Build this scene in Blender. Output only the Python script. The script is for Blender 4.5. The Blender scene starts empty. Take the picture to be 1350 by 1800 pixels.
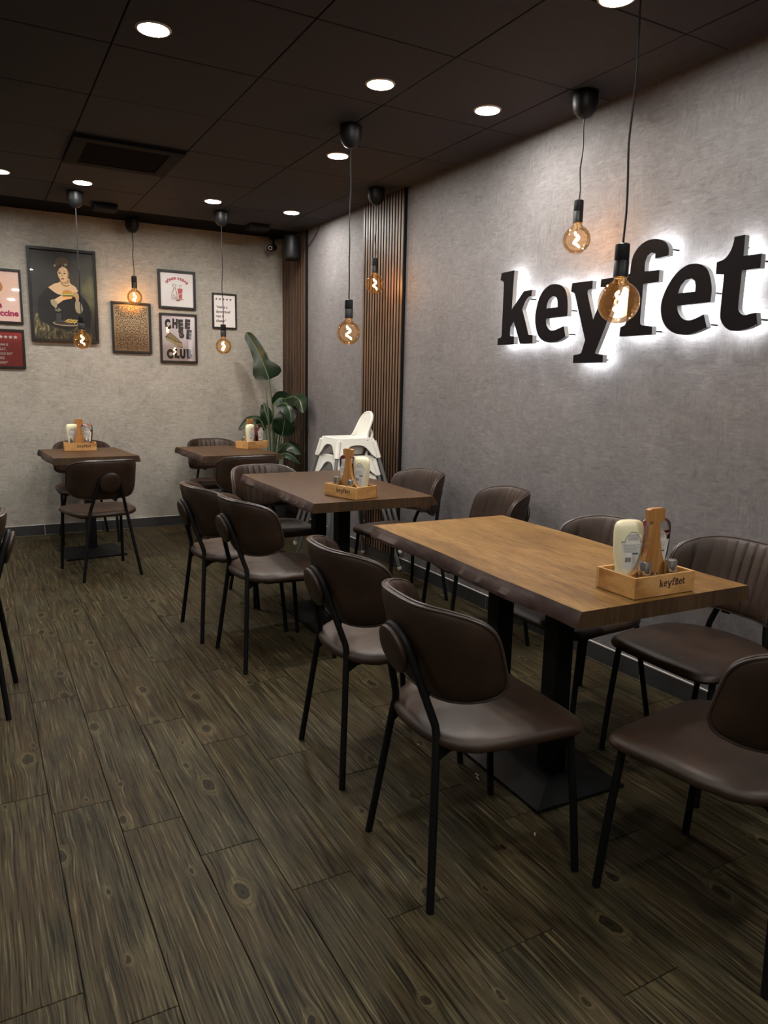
import bpy, bmesh, math, random
from mathutils import Vector, Matrix
from mathutils.geometry import tessellate_polygon
PI = math.pi
R = math.radians
random.seed(7)
SC = bpy.context.scene
COL = SC.collection

# ------------------------------------------------------------------ camera
CAM_H = 1.35
cam_d = bpy.data.cameras.new('camera'); cam = bpy.data.objects.new('camera', cam_d); COL.objects.link(cam)
cam_d.sensor_fit = 'HORIZONTAL'; cam_d.sensor_width = 36.0; cam_d.lens = 36.0 * 1283.63 / 1350.0
cam_d.clip_start = 0.02
yaw, pitch, roll = 0.509311, 0.177236, 0.0204257
fw = Vector((math.sin(yaw) * math.cos(pitch), math.cos(yaw) * math.cos(pitch), -math.sin(pitch)))
rt = Vector((math.cos(yaw), -math.sin(yaw), 0)); up = rt.cross(fw)
rt, up = math.cos(roll) * rt + math.sin(roll) * up, -math.sin(roll) * rt + math.cos(roll) * up
cam.matrix_world = Matrix(((rt.x, up.x, -fw.x, 0), (rt.y, up.y, -fw.y, 0), (rt.z, up.z, -fw.z, CAM_H), (0, 0, 0, 1)))
SC.camera = cam

# ------------------------------------------------------------------ world, exposure
W = bpy.data.worlds.new('world'); SC.world = W; W.use_nodes = True
W.node_tree.nodes['Background'].inputs[0].default_value = (0.9, 0.95, 1.0, 1)
W.node_tree.nodes['Background'].inputs[1].default_value = 0.02
SC.view_settings.view_transform = 'Standard'; SC.view_settings.look = 'None'
SC.view_settings.gamma = 1.0; SC.view_settings.use_curve_mapping = False
SC.view_settings.exposure = 0.0
SC.cycles.use_denoising = True
SC.cycles.max_bounces = 8; SC.cycles.transparent_max_bounces = 16
SC.cycles.sample_clamp_indirect = 6.0
SC.cycles.caustics_reflective = False; SC.cycles.caustics_refractive = False

# key strengths
LAMP_E = 590.0      # radiance of the recessed ceiling lamps
BULB_E = 520.0       # radiance of the glowing filaments
SIGN_E = 38.0        # radiance of the sign's rear light

# room (metres)
WX, DY, HZ = 2.630, 6.742, 2.6325
LX, FY = -3.2, -2.4

# ------------------------------------------------------------------ material helpers
def nt(name):
    m = bpy.data.materials.new(name); m.use_nodes = True
    t = m.node_tree; t.nodes.clear()
    out = t.nodes.new('ShaderNodeOutputMaterial')
    return m, t, out
def N(t, kind, **kw):
    n = t.nodes.new(kind)
    for k, v in kw.items():
        if k.startswith('i_'):
            n.inputs[k[2:].replace('_', ' ')].default_value = v
        else: setattr(n, k, v)
    return n
def L(t, a, b): t.links.new(a, b)
def rgb(c): return (c[0], c[1], c[2], 1)
def ramp(t, fac, stops):
    r = N(t, 'ShaderNodeValToRGB'); e = r.color_ramp.elements
    e[0].position, e[0].color = stops[0][0], rgb(stops[0][1])
    e[1].position, e[1].color = stops[-1][0], rgb(stops[-1][1])
    for p, c in stops[1:-1]:
        x = e.new(p); x.color = rgb(c)
    L(t, fac, r.inputs['Fac']); return r.outputs['Color']
def math_n(t, op, a, b=None, clamp=False):
    n = N(t, 'ShaderNodeMath', operation=op); n.use_clamp = clamp
    for i, v in enumerate((a, b)):
        if v is None: continue
        if isinstance(v, (int, float)): n.inputs[i].default_value = v
        else: L(t, v, n.inputs[i])
    return n.outputs[0]
def mixc(t, fac, a, b, mode='MIX'):
    n = N(t, 'ShaderNodeMix', data_type='RGBA', blend_type=mode)
    for i, v in ((0, fac), (6, a), (7, b)):
        if isinstance(v, (int, float)): n.inputs[i].default_value = v
        elif isinstance(v, tuple): n.inputs[i].default_value = rgb(v)
        else: L(t, v, n.inputs[i])
    return n.outputs[2]
def coords(t, scale=(1, 1, 1), per_object=False):
    tc = N(t, 'ShaderNodeTexCoord'); v = tc.outputs['Object']
    if per_object:
        oi = N(t, 'ShaderNodeObjectInfo')
        a = N(t, 'ShaderNodeVectorMath', operation='SCALE'); a.inputs[0].default_value = (37.0, 61.0, 23.0)
        L(t, oi.outputs['Random'], a.inputs['Scale'])
        b = N(t, 'ShaderNodeVectorMath', operation='ADD'); L(t, v, b.inputs[0]); L(t, a.outputs[0], b.inputs[1]); v = b.outputs[0]
    return v
def scaled(t, v, s):
    m = N(t, 'ShaderNodeVectorMath', operation='MULTIPLY'); m.inputs[1].default_value = s
    L(t, v, m.inputs[0]); return m.outputs[0]
def noise(t, v, scale, detail=4, rough=0.55, dist=0.0):
    n = N(t, 'ShaderNodeTexNoise'); n.inputs['Scale'].default_value = scale; n.inputs['Detail'].default_value = detail
    n.inputs['Roughness'].default_value = rough; n.inputs['Distortion'].default_value = dist
    L(t, v, n.inputs['Vector']); return n.outputs['Fac']
def bsdf(t, out, **kw):
    b = N(t, 'ShaderNodeBsdfPrincipled')
    for k, v in kw.items():
        s = b.inputs[k.replace('_', ' ')]
        if hasattr(v, 'is_output'): L(t, v, s)
        else: s.default_value = v
    L(t, b.outputs[0], out.inputs[0]); return b
def bump(t, b, h, strength=0.2, dist=0.002):
    n = N(t, 'ShaderNodeBump'); n.inputs['Strength'].default_value = strength; n.inputs['Distance'].default_value = dist
    L(t, h, n.inputs['Height']); L(t, n.outputs[0], b.inputs['Normal'])
def plain(name, c, rough=0.5, metal=0.0, spec=0.5, grain=0.0, gscale=60):
    m, t, o = nt(name)
    b = bsdf(t, o, Base_Color=rgb(c), Roughness=rough, Metallic=metal)
    b.inputs['Specular IOR Level'].default_value = spec
    if grain:
        f = noise(t, coords(t), gscale, 3)
        col = mixc(t, f, tuple(x * (1 - grain) for x in c), tuple(min(1, x * (1 + grain)) for x in c)); L(t, col, b.inputs['Base Color'])
    return m
def emit(name, c, s):
    m, t, o = nt(name); e = N(t, 'ShaderNodeEmission'); e.inputs[0].default_value = rgb(c); e.inputs[1].default_value = s
    L(t, e.outputs[0], o.inputs[0]); return m

def wall_material(name, axis, tone):
    """woven concrete-look wallpaper; axis is the horizontal axis of the wall (0 = x, 1 = y)"""
    m, t, o = nt(name); v = coords(t)
    def sc(h, z): return (h, 1, z) if axis == 0 else (1, h, z)
    cloud = noise(t, scaled(t, v, sc(1, 1)), 1.7, 6, 0.6)
    hor = noise(t, scaled(t, v, sc(15, 95)), 1.0, 6, 0.70, 0.8)
    ver = noise(t, scaled(t, v, sc(95, 13)), 1.0, 6, 0.70, 0.8)
    pat = N(t, 'ShaderNodeMapRange', interpolation_type='SMOOTHSTEP'); L(t, noise(t, scaled(t, v, sc(5, 6)), 1.0, 4, 0.65), pat.inputs['Value'])
    pat.inputs['From Min'].default_value = 0.45; pat.inputs['From Max'].default_value = 0.65
    hv = mixc(t, pat.outputs[0], hor, ver)
    blot = noise(t, scaled(t, v, sc(15, 24)), 1.0, 7, 0.75, 1.2)
    fine = noise(t, scaled(t, v, sc(190, 190)), 1.0, 2, 0.6)
    s = math_n(t, 'ADD', math_n(t, 'MULTIPLY', hv, 0.44), math_n(t, 'MULTIPLY', blot, 0.38))
    s = math_n(t, 'ADD', s, math_n(t, 'MULTIPLY', cloud, 0.24)); s = math_n(t, 'ADD', s, math_n(t, 'MULTIPLY', fine, 0.12))
    c = ramp(t, s, [(0.44, tuple(x * 0.55 for x in tone)), (0.54, tuple(x * 0.88 for x in tone)), (0.62, tuple(x * 1.06 for x in tone)), (0.74, tuple(x * 1.42 for x in tone))])
    b = bsdf(t, o, Base_Color=c, Roughness=0.72); b.inputs['Specular IOR Level'].default_value = 0.3
    bump(t, b, s, 0.25, 0.004); return m

def wood_material(name, dark, mid, light, along='y', freq=26, knots=True, rough=0.45, streak=0.5, per_object=True, bumpy=0.25, knot_scale=(5.5, 2.6), spread=0.13, spec=0.4, warp_k=(0.03, 0.03), fine=5, wts=(0.36, 0.34), core=None, galong=4.5):
    m, t, o = nt(name); v = coords(t, per_object=per_object)
    perm = {'y': (0, 1, 2), 'x': (1, 0, 2), 'z': (0, 2, 1)}[along]   # cross axis, grain axis
    def sv(a, b, c):
        s = [0, 0, 0]; s[perm[0]] = a; s[perm[1]] = b; s[perm[2]] = c; return tuple(s)
    gv = scaled(t, v, sv(1, 1, 1))
    kn = None
    if knots:
        vo = N(t, 'ShaderNodeTexVoronoi', voronoi_dimensions='3D', feature='F1'); vo.inputs['Scale'].default_value = 1.0
        vo.inputs['Randomness'].default_value = 1.0
        L(t, scaled(t, v, sv(knot_scale[0], knot_scale[1], 0.0)), vo.inputs['Vector'])
        d = vo.outputs['Distance']
        mr = N(t, 'ShaderNodeMapRange', interpolation_type='SMOOTHSTEP'); L(t, d, mr.inputs['Value'])
        mr.inputs['From Min'].default_value = 0.0; mr.inputs['From Max'].default_value = 0.26; mr.inputs['To Min'].default_value = 1.0; mr.inputs['To Max'].default_value = 0.0
        kn = mr.outputs[0]
        off = N(t, 'ShaderNodeCombineXYZ'); L(t, math_n(t, 'MULTIPLY', kn, warp_k[0]), off.inputs[perm[0]])
        ad = N(t, 'ShaderNodeVectorMath', operation='ADD'); L(t, v, ad.inputs[0]); L(t, off.outputs[0], ad.inputs[1]); gv = ad.outputs[0]
    warp = noise(t, scaled(t, v, sv(4, 1.6, 5)), 1.0, 3, 0.5)
    o2 = N(t, 'ShaderNodeCombineXYZ'); L(t, math_n(t, 'MULTIPLY', warp, warp_k[1]), o2.inputs[perm[0]])
    ad2 = N(t, 'ShaderNodeVectorMath', operation='ADD'); L(t, gv, ad2.inputs[0]); L(t, o2.outputs[0], ad2.inputs[1]); gv = ad2.outputs[0]
    g1 = noise(t, scaled(t, gv, sv(freq, 2.0, 4)), 1.0, 6, 0.62, 0.25)
    g2 = noise(t, scaled(t, gv, sv(freq * fine, galong, 9)), 1.0, 4, 0.65)
    broad = noise(t, scaled(t, v, sv(6, 2.2, 3)), 1.0, 5, 0.65)
    wb, ws, wc = wts[0], 0.40 * streak, wts[1]
    s = math_n(t, 'ADD', math_n(t, 'MULTIPLY', g1, wb), math_n(t, 'MULTIPLY', g2, ws))
    s = math_n(t, 'ADD', s, math_n(t, 'MULTIPLY', broad, wc)); s = math_n(t, 'MULTIPLY', s, 1.0 / (wb + ws + wc))
    if knots:
        rg = math_n(t, 'MULTIPLY', math_n(t, 'SINE', math_n(t, 'MULTIPLY', vo.outputs['Distance'], 85.0)), math_n(t, 'MULTIPLY', math_n(t, 'POWER', kn, 2.0), 0.05))
        s = math_n(t, 'ADD', s, rg); s = math_n(t, 'ADD', s, math_n(t, 'MULTIPLY', kn, 0.03))
    c = ramp(t, s, [(0.5 - spread, dark), (0.50, mid), (0.5 + spread, light)])
    if knots:
        core_m = N(t, 'ShaderNodeMapRange', interpolation_type='SMOOTHSTEP'); L(t, vo.outputs['Distance'], core_m.inputs['Value'])
        core_m.inputs['From Min'].default_value = 0.045; core_m.inputs['From Max'].default_value = 0.13; core_m.inputs['To Min'].default_value = 0.8; core_m.inputs['To Max'].default_value = 0.0
        c = mixc(t, core_m.outputs[0], c, core or tuple(x * 0.45 for x in dark))
    b = bsdf(t, o, Base_Color=c, Roughness=rough); b.inputs['Specular IOR Level'].default_value = spec
    bump(t, b, g2, bumpy, 0.002)
    return m

def smap(t, v, lo, hi, a=0.0, b=1.0):
    n = N(t, 'ShaderNodeMapRange', interpolation_type='SMOOTHSTEP'); L(t, v, n.inputs['Value'])
    for k, q in (('From Min', lo), ('From Max', hi), ('To Min', a), ('To Max', b)): n.inputs[k].default_value = q
    return n.outputs[0]
def floor_material():
    """weathered dark boards: fine grain that bends round knots, brown and olive patches"""
    m, t, o = nt('weathered floor board'); v = coords(t, per_object=True)
    SX, SY = 6.6, 3.3
    nd = N(t, 'ShaderNodeTexNoise'); nd.inputs['Scale'].default_value = 22.0; nd.inputs['Detail'].default_value = 3.0; L(t, v, nd.inputs['Vector'])
    kd = N(t, 'ShaderNodeVectorMath', operation='SCALE'); kd.inputs['Scale'].default_value = 0.16; L(t, nd.outputs['Color'], kd.inputs[0])
    ka = N(t, 'ShaderNodeVectorMath', operation='ADD'); L(t, scaled(t, v, (SX, SY, 0)), ka.inputs[0]); L(t, kd.outputs[0], ka.inputs[1])
    kv = ka.outputs[0]; vo = N(t, 'ShaderNodeTexVoronoi', feature='F1', voronoi_dimensions='2D'); vo.inputs['Scale'].default_value = 1.0
    L(t, kv, vo.inputs['Vector']); d = vo.outputs['Distance']
    sc = N(t, 'ShaderNodeSeparateColor'); L(t, vo.outputs['Color'], sc.inputs[0])
    act = smap(t, sc.outputs[0], 0.46, 0.48)
    d = math_n(t, 'DIVIDE', d, math_n(t, 'ADD', math_n(t, 'MULTIPLY', math_n(t, 'POWER', sc.outputs[1], 1.6), 1.0), 0.38))
    infl = math_n(t, 'MULTIPLY', smap(t, d, 0.36, 0.0), act)
    df = N(t, 'ShaderNodeVectorMath', operation='SUBTRACT'); L(t, kv, df.inputs[0]); L(t, vo.outputs['Position'], df.inputs[1])
    sx = N(t, 'ShaderNodeSeparateXYZ'); L(t, df.outputs[0], sx.inputs[0])
    sh = math_n(t, 'MULTIPLY', math_n(t, 'MULTIPLY', sx.outputs[0], -0.62 / SX), infl)
    wob = math_n(t, 'MULTIPLY', noise(t, scaled(t, v, (5, 2.2, 3)), 1.0, 2, 0.5), 0.020)
    cb = N(t, 'ShaderNodeCombineXYZ'); L(t, math_n(t, 'ADD', sh, wob), cb.inputs[0])
    ad = N(t, 'ShaderNodeVectorMath', operation='ADD'); L(t, v, ad.inputs[0]); L(t, cb.outputs[0], ad.inputs[1]); gv = ad.outputs[0]
    lines = noise(t, scaled(t, gv, (190, 4.0, 3)), 1.0, 4, 0.6)
    lines2 = noise(t, scaled(t, gv, (75, 2.6, 3)), 1.0, 4, 0.6)
    p1 = noise(t, scaled(t, v, (7, 2.4, 3)), 1.0, 5, 0.62); p2 = noise(t, scaled(t, v, (11, 3.0, 5)), 1.0, 5, 0.62)
    c = mixc(t, smap(t, p1, 0.38, 0.62), (0.0370, 0.0255, 0.0115), (0.0350, 0.0290, 0.0150))
    c = mixc(t, smap(t, p2, 0.54, 0.72, 0, 0.75), c, (0.0095, 0.0080, 0.0052))
    c = mixc(t, smap(t, p2, 0.44, 0.30, 0, 0.6), c, (0.070, 0.054, 0.025))
    c = mixc(t, smap(t, lines2, 0.53, 0.68, 0, 0.42), c, (0.078, 0.064, 0.036))
    c = mixc(t, smap(t, lines, 0.55, 0.69, 0, 0.62), c, (0.135, 0.112, 0.062))
    c = mixc(t, smap(t, lines, 0.49, 0.36, 0, 0.88), c, (0.0045, 0.0034, 0.0019))
    c = mixc(t, smap(t, lines2, 0.46, 0.34, 0, 0.55), c, (0.0065, 0.0050, 0.0030))
    rg = math_n(t, 'MULTIPLY', smap(t, math_n(t, 'SINE', math_n(t, 'MULTIPLY', d, 105.0)), 0.0, 1.0), smap(t, d, 0.20, 0.06))
    c = mixc(t, math_n(t, 'MULTIPLY', math_n(t, 'MULTIPLY', smap(t, d, 0.21, 0.11), act), 0.40), c, (0.115, 0.090, 0.043))
    c = mixc(t, math_n(t, 'MULTIPLY', math_n(t, 'MULTIPLY', rg, act), 0.85), c, (0.005, 0.0037, 0.0020))
    c = mixc(t, math_n(t, 'MULTIPLY', smap(t, d, 0.12, 0.05, 0, 0.8), act), c, (0.0060, 0.0043, 0.0024))
    b = bsdf(t, o, Base_Color=c, Roughness=0.52); b.inputs['Specular IOR Level'].default_value = 0.09
    bump(t, b, lines, 0.2, 0.0015); return m

M = {}
M['wall_back'] = wall_material('wallpaper lit tone', 0, (0.262, 0.241, 0.210))  # same wallpaper as the right one; stronger, warmer lighting put into its tone
M['wall_right'] = wall_material('wallpaper shaded tone', 1, (0.132, 0.122, 0.123))  # same wallpaper again; dimmer, cooler lighting put into its tone
M['plank'] = floor_material()
M['joint'] = plain('floor joint', (0.008, 0.007, 0.006), 0.8)
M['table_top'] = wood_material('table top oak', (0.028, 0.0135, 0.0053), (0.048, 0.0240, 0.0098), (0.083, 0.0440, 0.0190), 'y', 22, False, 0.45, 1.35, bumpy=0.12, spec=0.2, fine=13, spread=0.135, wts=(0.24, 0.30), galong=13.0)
M['table_top_bright'] = wood_material('brighter table top oak', (0.060, 0.027, 0.0060), (0.150, 0.077, 0.0205), (0.270, 0.155, 0.053), 'y', 22, False, 0.45, 1.35, bumpy=0.12, spec=0.2, fine=13, spread=0.125, wts=(0.24, 0.30), galong=13.0)  # table top oak with brighter, yellower ramp colours for the front table
M['live_edge'] = wood_material('live edge', (0.022, 0.0125, 0.0105), (0.044, 0.026, 0.022), (0.085, 0.052, 0.043), 'y', 34, True, 0.55, 1.0, bumpy=0.15, knot_scale=(2.0, 2.2), core=(0.17, 0.095, 0.05), spec=0.2)
M['end_grain'] = wood_material('table end grain', (0.026, 0.013, 0.0055), (0.052, 0.027, 0.011), (0.090, 0.049, 0.021), 'z', 60, False, 0.5, 0.6)
M['slat'] = wood_material('walnut slat', (0.050, 0.027, 0.016), (0.088, 0.048, 0.029), (0.130, 0.076, 0.047), 'z', 60, False, 0.5, 0.6)
M['felt'] = plain('black felt', (0.006, 0.006, 0.006), 0.95, spec=0.1)
M['crate'] = wood_material('crate wood', (0.25, 0.110, 0.030), (0.45, 0.240, 0.085), (0.60, 0.36, 0.150), 'x', 60, False, 0.45, 0.7, spread=0.10)
M['crate_side'] = wood_material('crate wood side', (0.25, 0.110, 0.030), (0.45, 0.240, 0.085), (0.60, 0.36, 0.150), 'y', 60, False, 0.45, 0.7, spread=0.10)
M['handle'] = wood_material('crate handle wood', (0.19, 0.078, 0.018), (0.33, 0.150, 0.044), (0.44, 0.215, 0.072), 'z', 50, False, 0.42, 0.5)
M['ceil'] = plain('ceiling tile', (0.038, 0.040, 0.049), 0.85, spec=0.25, grain=0.15, gscale=30)
M['ceil_gap'] = plain('ceiling gap', (0.002, 0.002, 0.002), 0.9, spec=0.1)
M['black_metal'] = plain('black powder coat', (0.005, 0.005, 0.0052), 0.5, 0.0, 0.14, grain=0.12, gscale=300)
M['black_plastic'] = plain('black plastic', (0.0045, 0.0045, 0.0048), 0.45, 0.0, 0.25, grain=0.1, gscale=200)
M['vent'] = plain('vent black', (0.016, 0.016, 0.018), 0.85, 0.0, 0.1, grain=0.1, gscale=90)
M['steel'] = plain('brushed steel', (0.74, 0.72, 0.69), 0.22, 1.0, grain=0.08, gscale=120)
M['white_plastic'] = plain('white plastic', (0.64, 0.63, 0.58), 0.38, grain=0.02, gscale=20)
M['grey_leg'] = plain('grey tube', (0.105, 0.11, 0.11), 0.45, 0.0, grain=0.05)
M['base_tile'] = plain('anthracite tile', (0.026, 0.025, 0.025), 0.45, grain=0.25, gscale=22)
M['grout'] = plain('grey grout', (0.42, 0.40, 0.38), 0.8, grain=0.2)
M['letter_face'] = plain('sign face', (0.0045, 0.0034, 0.0038), 0.7, 0.0, 0.05, grain=0.1, gscale=60)
M['letter_side'] = plain('sign return', (0.27, 0.275, 0.28), 0.5, grain=0.05, gscale=60)
M['ink'] = plain('burnt ink', (0.055, 0.025, 0.010), 0.7, grain=0.3, gscale=400)
M['sign_led'] = emit('sign rear light', (0.93, 0.97, 1.0), SIGN_E)
M['lamp'] = emit('lamp diffuser', (1.0, 0.965, 0.90), LAMP_E)
M['filament'] = emit('filament', (1.0, 0.50, 0.17), BULB_E)

def leather():
    m, t, o = nt('brown leather'); v = coords(t, per_object=True)
    n1 = noise(t, v, 7, 4, 0.6); n2 = noise(t, v, 420, 2, 0.6); n3 = noise(t, v, 18, 3)
    c = ramp(t, n1, [(0.3, (0.0150, 0.0076, 0.0042)), (0.55, (0.0235, 0.0120, 0.0068)), (0.75, (0.036, 0.0185, 0.0105))])
    rr = math_n(t, 'ADD', math_n(t, 'MULTIPLY', n3, 0.24), 0.36)
    b = bsdf(t, o, Base_Color=c, Roughness=rr); b.inputs['Specular IOR Level'].default_value = 0.32
    bump(t, b, n2, 0.12, 0.0006); return m
M['leather'] = leather()
M['piping'] = plain('leather piping', (0.030, 0.019, 0.015), 0.42, grain=0.2, gscale=200)

def bulb_glass():
    m, t, o = nt('amber bulb glass')
    tr = N(t, 'ShaderNodeBsdfTransparent'); tr.inputs[0].default_value = (0.90, 0.80, 0.66, 1)
    gl = N(t, 'ShaderNodeBsdfGlossy'); gl.inputs[0].default_value = (1, 0.93, 0.82, 1); gl.inputs['Roughness'].default_value = 0.03
    fr = N(t, 'ShaderNodeFresnel'); fr.inputs[0].default_value = 1.32
    ct = N(t, 'ShaderNodeBsdfTranslucent'); ct.inputs[0].default_value = (1.0, 0.72, 0.40, 1)
    m0 = N(t, 'ShaderNodeMixShader'); m0.inputs[0].default_value = 0.0045; L(t, tr.outputs[0], m0.inputs[1]); L(t, ct.outputs[0], m0.inputs[2])
    mx = N(t, 'ShaderNodeMixShader'); L(t, math_n(t, 'MULTIPLY', fr.outputs[0], 0.8), mx.inputs[0]); L(t, m0.outputs[0], mx.inputs[1]); L(t, gl.outputs[0], mx.inputs[2])
    L(t, mx.outputs[0], o.inputs[0]); return m
M['bulb'] = bulb_glass()
def pane_glass(name, tint=(1, 1, 1), rough=0.02, k=1.0):
    m, t, o = nt(name)
    tr = N(t, 'ShaderNodeBsdfTransparent'); tr.inputs[0].default_value = rgb(tint)
    gl = N(t, 'ShaderNodeBsdfGlossy'); gl.inputs['Roughness'].default_value = rough
    fr = N(t, 'ShaderNodeFresnel'); fr.inputs[0].default_value = 1.5
    mx = N(t, 'ShaderNodeMixShader'); L(t, math_n(t, 'MULTIPLY', fr.outputs[0], k), mx.inputs[0]); L(t, tr.outputs[0], mx.inputs[1]); L(t, gl.outputs[0], mx.inputs[2])
    L(t, mx.outputs[0], o.inputs[0]); return m
M['pane'] = pane_glass('picture glass')
M['clear'] = pane_glass('clear plastic', (0.90, 0.90, 0.90), 0.08, 1.6)
def leaf_material():
    m, t, o = nt('leaf green'); v = coords(t)
    n1 = noise(t, v, 9, 3); c = ramp(t, n1, [(0.3, (0.004, 0.011, 0.0055)), (0.7, (0.010, 0.023, 0.010))])
    b = bsdf(t, o, Base_Color=c, Roughness=0.33); b.inputs['Specular IOR Level'].default_value = 0.35
    bump(t, b, noise(t, v, 60, 3), 0.15, 0.002); return m
M['leaf'] = leaf_material()
M['stem'] = plain('stem green', (0.045, 0.075, 0.028), 0.5, grain=0.3, gscale=20)
M['midrib'] = plain('midrib', (0.09, 0.14, 0.055), 0.45, grain=0.2)
M['mayo'] = plain('mayonnaise bottle', (0.66, 0.62, 0.42), 0.32, grain=0.03, gscale=30)
M['ketchup'] = plain('ketchup', (0.16, 0.006, 0.008), 0.25, grain=0.1, gscale=30)
M['cap_red'] = plain('ketchup cap', (0.30, 0.02, 0.02), 0.35, grain=0.05)
M['label'] = plain('bottle label', (0.58, 0.57, 0.53), 0.5, grain=0.04, gscale=120)
M['label_ink'] = plain('label ink', (0.05, 0.05, 0.055), 0.6)
M['label_grey'] = plain('label grey print', (0.26, 0.26, 0.26), 0.6)
M['label_gold'] = plain('label gold line', (0.20, 0.15, 0.06), 0.5)
M['label_blue'] = plain('label blue bar', (0.02, 0.025, 0.09), 0.5)
M['frame'] = plain('black frame', (0.0045, 0.004, 0.0038), 0.45, 0.0, 0.25, grain=0.15, gscale=90)
M['paper'] = plain('white paper', (0.84, 0.79, 0.77), 0.75, grain=0.03)
M['crumb'] = plain('crumb', (0.45, 0.36, 0.22), 0.8, grain=0.2)
M['pot'] = plain('planter', (0.03, 0.03, 0.032), 0.6, grain=0.2)
M['soil'] = plain('soil', (0.02, 0.014, 0.009), 0.95, grain=0.4)

# ------------------------------------------------------------------ geometry helpers
def obj(name, bm, mat, parent=None, smooth=False, recalc=True):
    if recalc: bmesh.ops.recalc_face_normals(bm, faces=bm.faces)
    if smooth:
        for f in bm.faces: f.smooth = True
    for ed in bm.edges:      # keep hard bends crisp under smooth shading
        if len(ed.link_faces) == 2 and ed.calc_face_angle(0) > R(42): ed.smooth = False
    me = bpy.data.meshes.new(name); bm.to_mesh(me); bm.free()
    for m in (mat if isinstance(mat, (list, tuple)) else [mat]): me.materials.append(m)
    o = bpy.data.objects.new(name, me); COL.objects.link(o)
    if parent: o.parent = parent
    return o
def tag(o, label=None, cat=None, group=None, kind=None):
    if label: o['label'] = label
    if cat: o['category'] = cat
    if group: o['group'] = group
    if kind: o['kind'] = kind
    return o
def empty(name, loc=(0, 0, 0), rotz=0.0, label=None, cat=None, group=None):
    o = bpy.data.objects.new(name, None); COL.objects.link(o); o.location = loc; o.rotation_euler = (0, 0, rotz)
    o.empty_display_size = 0.1
    return tag(o, label, cat, group)
KIDS = {}
def copy_tree(o, parent=None):
    c = o.copy(); COL.objects.link(c)
    if parent is not None: c.parent = parent; c.matrix_parent_inverse = o.matrix_parent_inverse.copy()
    for ch in list(o.children): copy_tree(ch, c)
    return c
def box(bm, lo, hi, bevel=0.0, mi=0):
    x0, y0, z0 = lo; x1, y1, z1 = hi
    v = [bm.verts.new(p) for p in ((x0, y0, z0), (x1, y0, z0), (x1, y1, z0), (x0, y1, z0), (x0, y0, z1), (x1, y0, z1), (x1, y1, z1), (x0, y1, z1))]
    fs = [bm.faces.new([v[i] for i in f]) for f in ((0, 3, 2, 1), (4, 5, 6, 7), (0, 1, 5, 4), (1, 2, 6, 5), (2, 3, 7, 6), (3, 0, 4, 7))]
    for f in fs: f.material_index = mi
    if bevel:
        es = set(e for f in fs for e in f.edges)
        bmesh.ops.bevel(bm, geom=list(es), offset=bevel, segments=2, affect='EDGES', profile=0.5)
    return bm
def B(lo, hi, bevel=0.0): return box(bmesh.new(), lo, hi, bevel)
def smooth_path(pts, n=6):
    """Catmull-Rom through the points"""
    P = [Vector(p) for p in pts]; out = []
    for i in range(len(P) - 1):
        p0 = P[max(i - 1, 0)]; p1 = P[i]; p2 = P[i + 1]; p3 = P[min(i + 2, len(P) - 1)]
        for k in range(n):
            u = k / n
            out.append(0.5 * ((2 * p1) + (p2 - p0) * u + (2 * p0 - 5 * p1 + 4 * p2 - p3) * u * u + (3 * p1 - p0 - 3 * p2 + p3) * u ** 3))
    out.append(P[-1]); return out
def tube(bm, pts, r, seg=10, closed=False, caps=True, mi=0):
    P = [Vector(p) for p in pts]; n = len(P)
    rr = r if isinstance(r, (list, tuple)) else [r] * n
    rings = []; ref = None
    for i in range(n):
        a = P[(i - 1) % n] if (closed or i > 0) else P[i]; b = P[(i + 1) % n] if (closed or i < n - 1) else P[i]
        d = (b - a)
        if d.length < 1e-9: d = Vector((0, 0, 1))
        d.normalize()
        if ref is None:
            ref = Vector((0, 0, 1)) if abs(d.z) < 0.9 else Vector((1, 0, 0))
            ref = (ref - d * ref.dot(d)).normalized()
        else:
            ref = ref - d * ref.dot(d)
            ref = ref.normalized() if ref.length > 1e-6 else d.orthogonal().normalized()
        s = d.cross(ref)
        rings.append([bm.verts.new(P[i] + (ref * math.cos(2 * PI * k / seg) + s * math.sin(2 * PI * k / seg)) * rr[i]) for k in range(seg)])
    m = n if closed else n - 1
    for i in range(m):
        A, Bq = rings[i], rings[(i + 1) % n]
        for k in range(seg):
            f = bm.faces.new((A[k], A[(k + 1) % seg], Bq[(k + 1) % seg], Bq[k])); f.smooth = True; f.material_index = mi
    if caps and not closed:
        bm.faces.new(list(reversed(rings[0]))); bm.faces.new(rings[-1])
    return bm
def lathe(bm, prof, seg=24, c=(0, 0, 0), capb=True, capt=True, smooth=True):
    rings = []
    for r, z in prof:
        rings.append([bm.verts.new((c[0] + r * math.cos(2 * PI * k / seg), c[1] + r * math.sin(2 * PI * k / seg), c[2] + z)) for k in range(seg)])
    for i in range(len(rings) - 1):
        for k in range(seg):
            f = bm.faces.new((rings[i][k], rings[i][(k + 1) % seg], rings[i + 1][(k + 1) % seg], rings[i + 1][k])); f.smooth = smooth
    if capb: bm.faces.new(list(reversed(rings[0])))
    if capt: bm.faces.new(rings[-1])
    return bm
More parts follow.
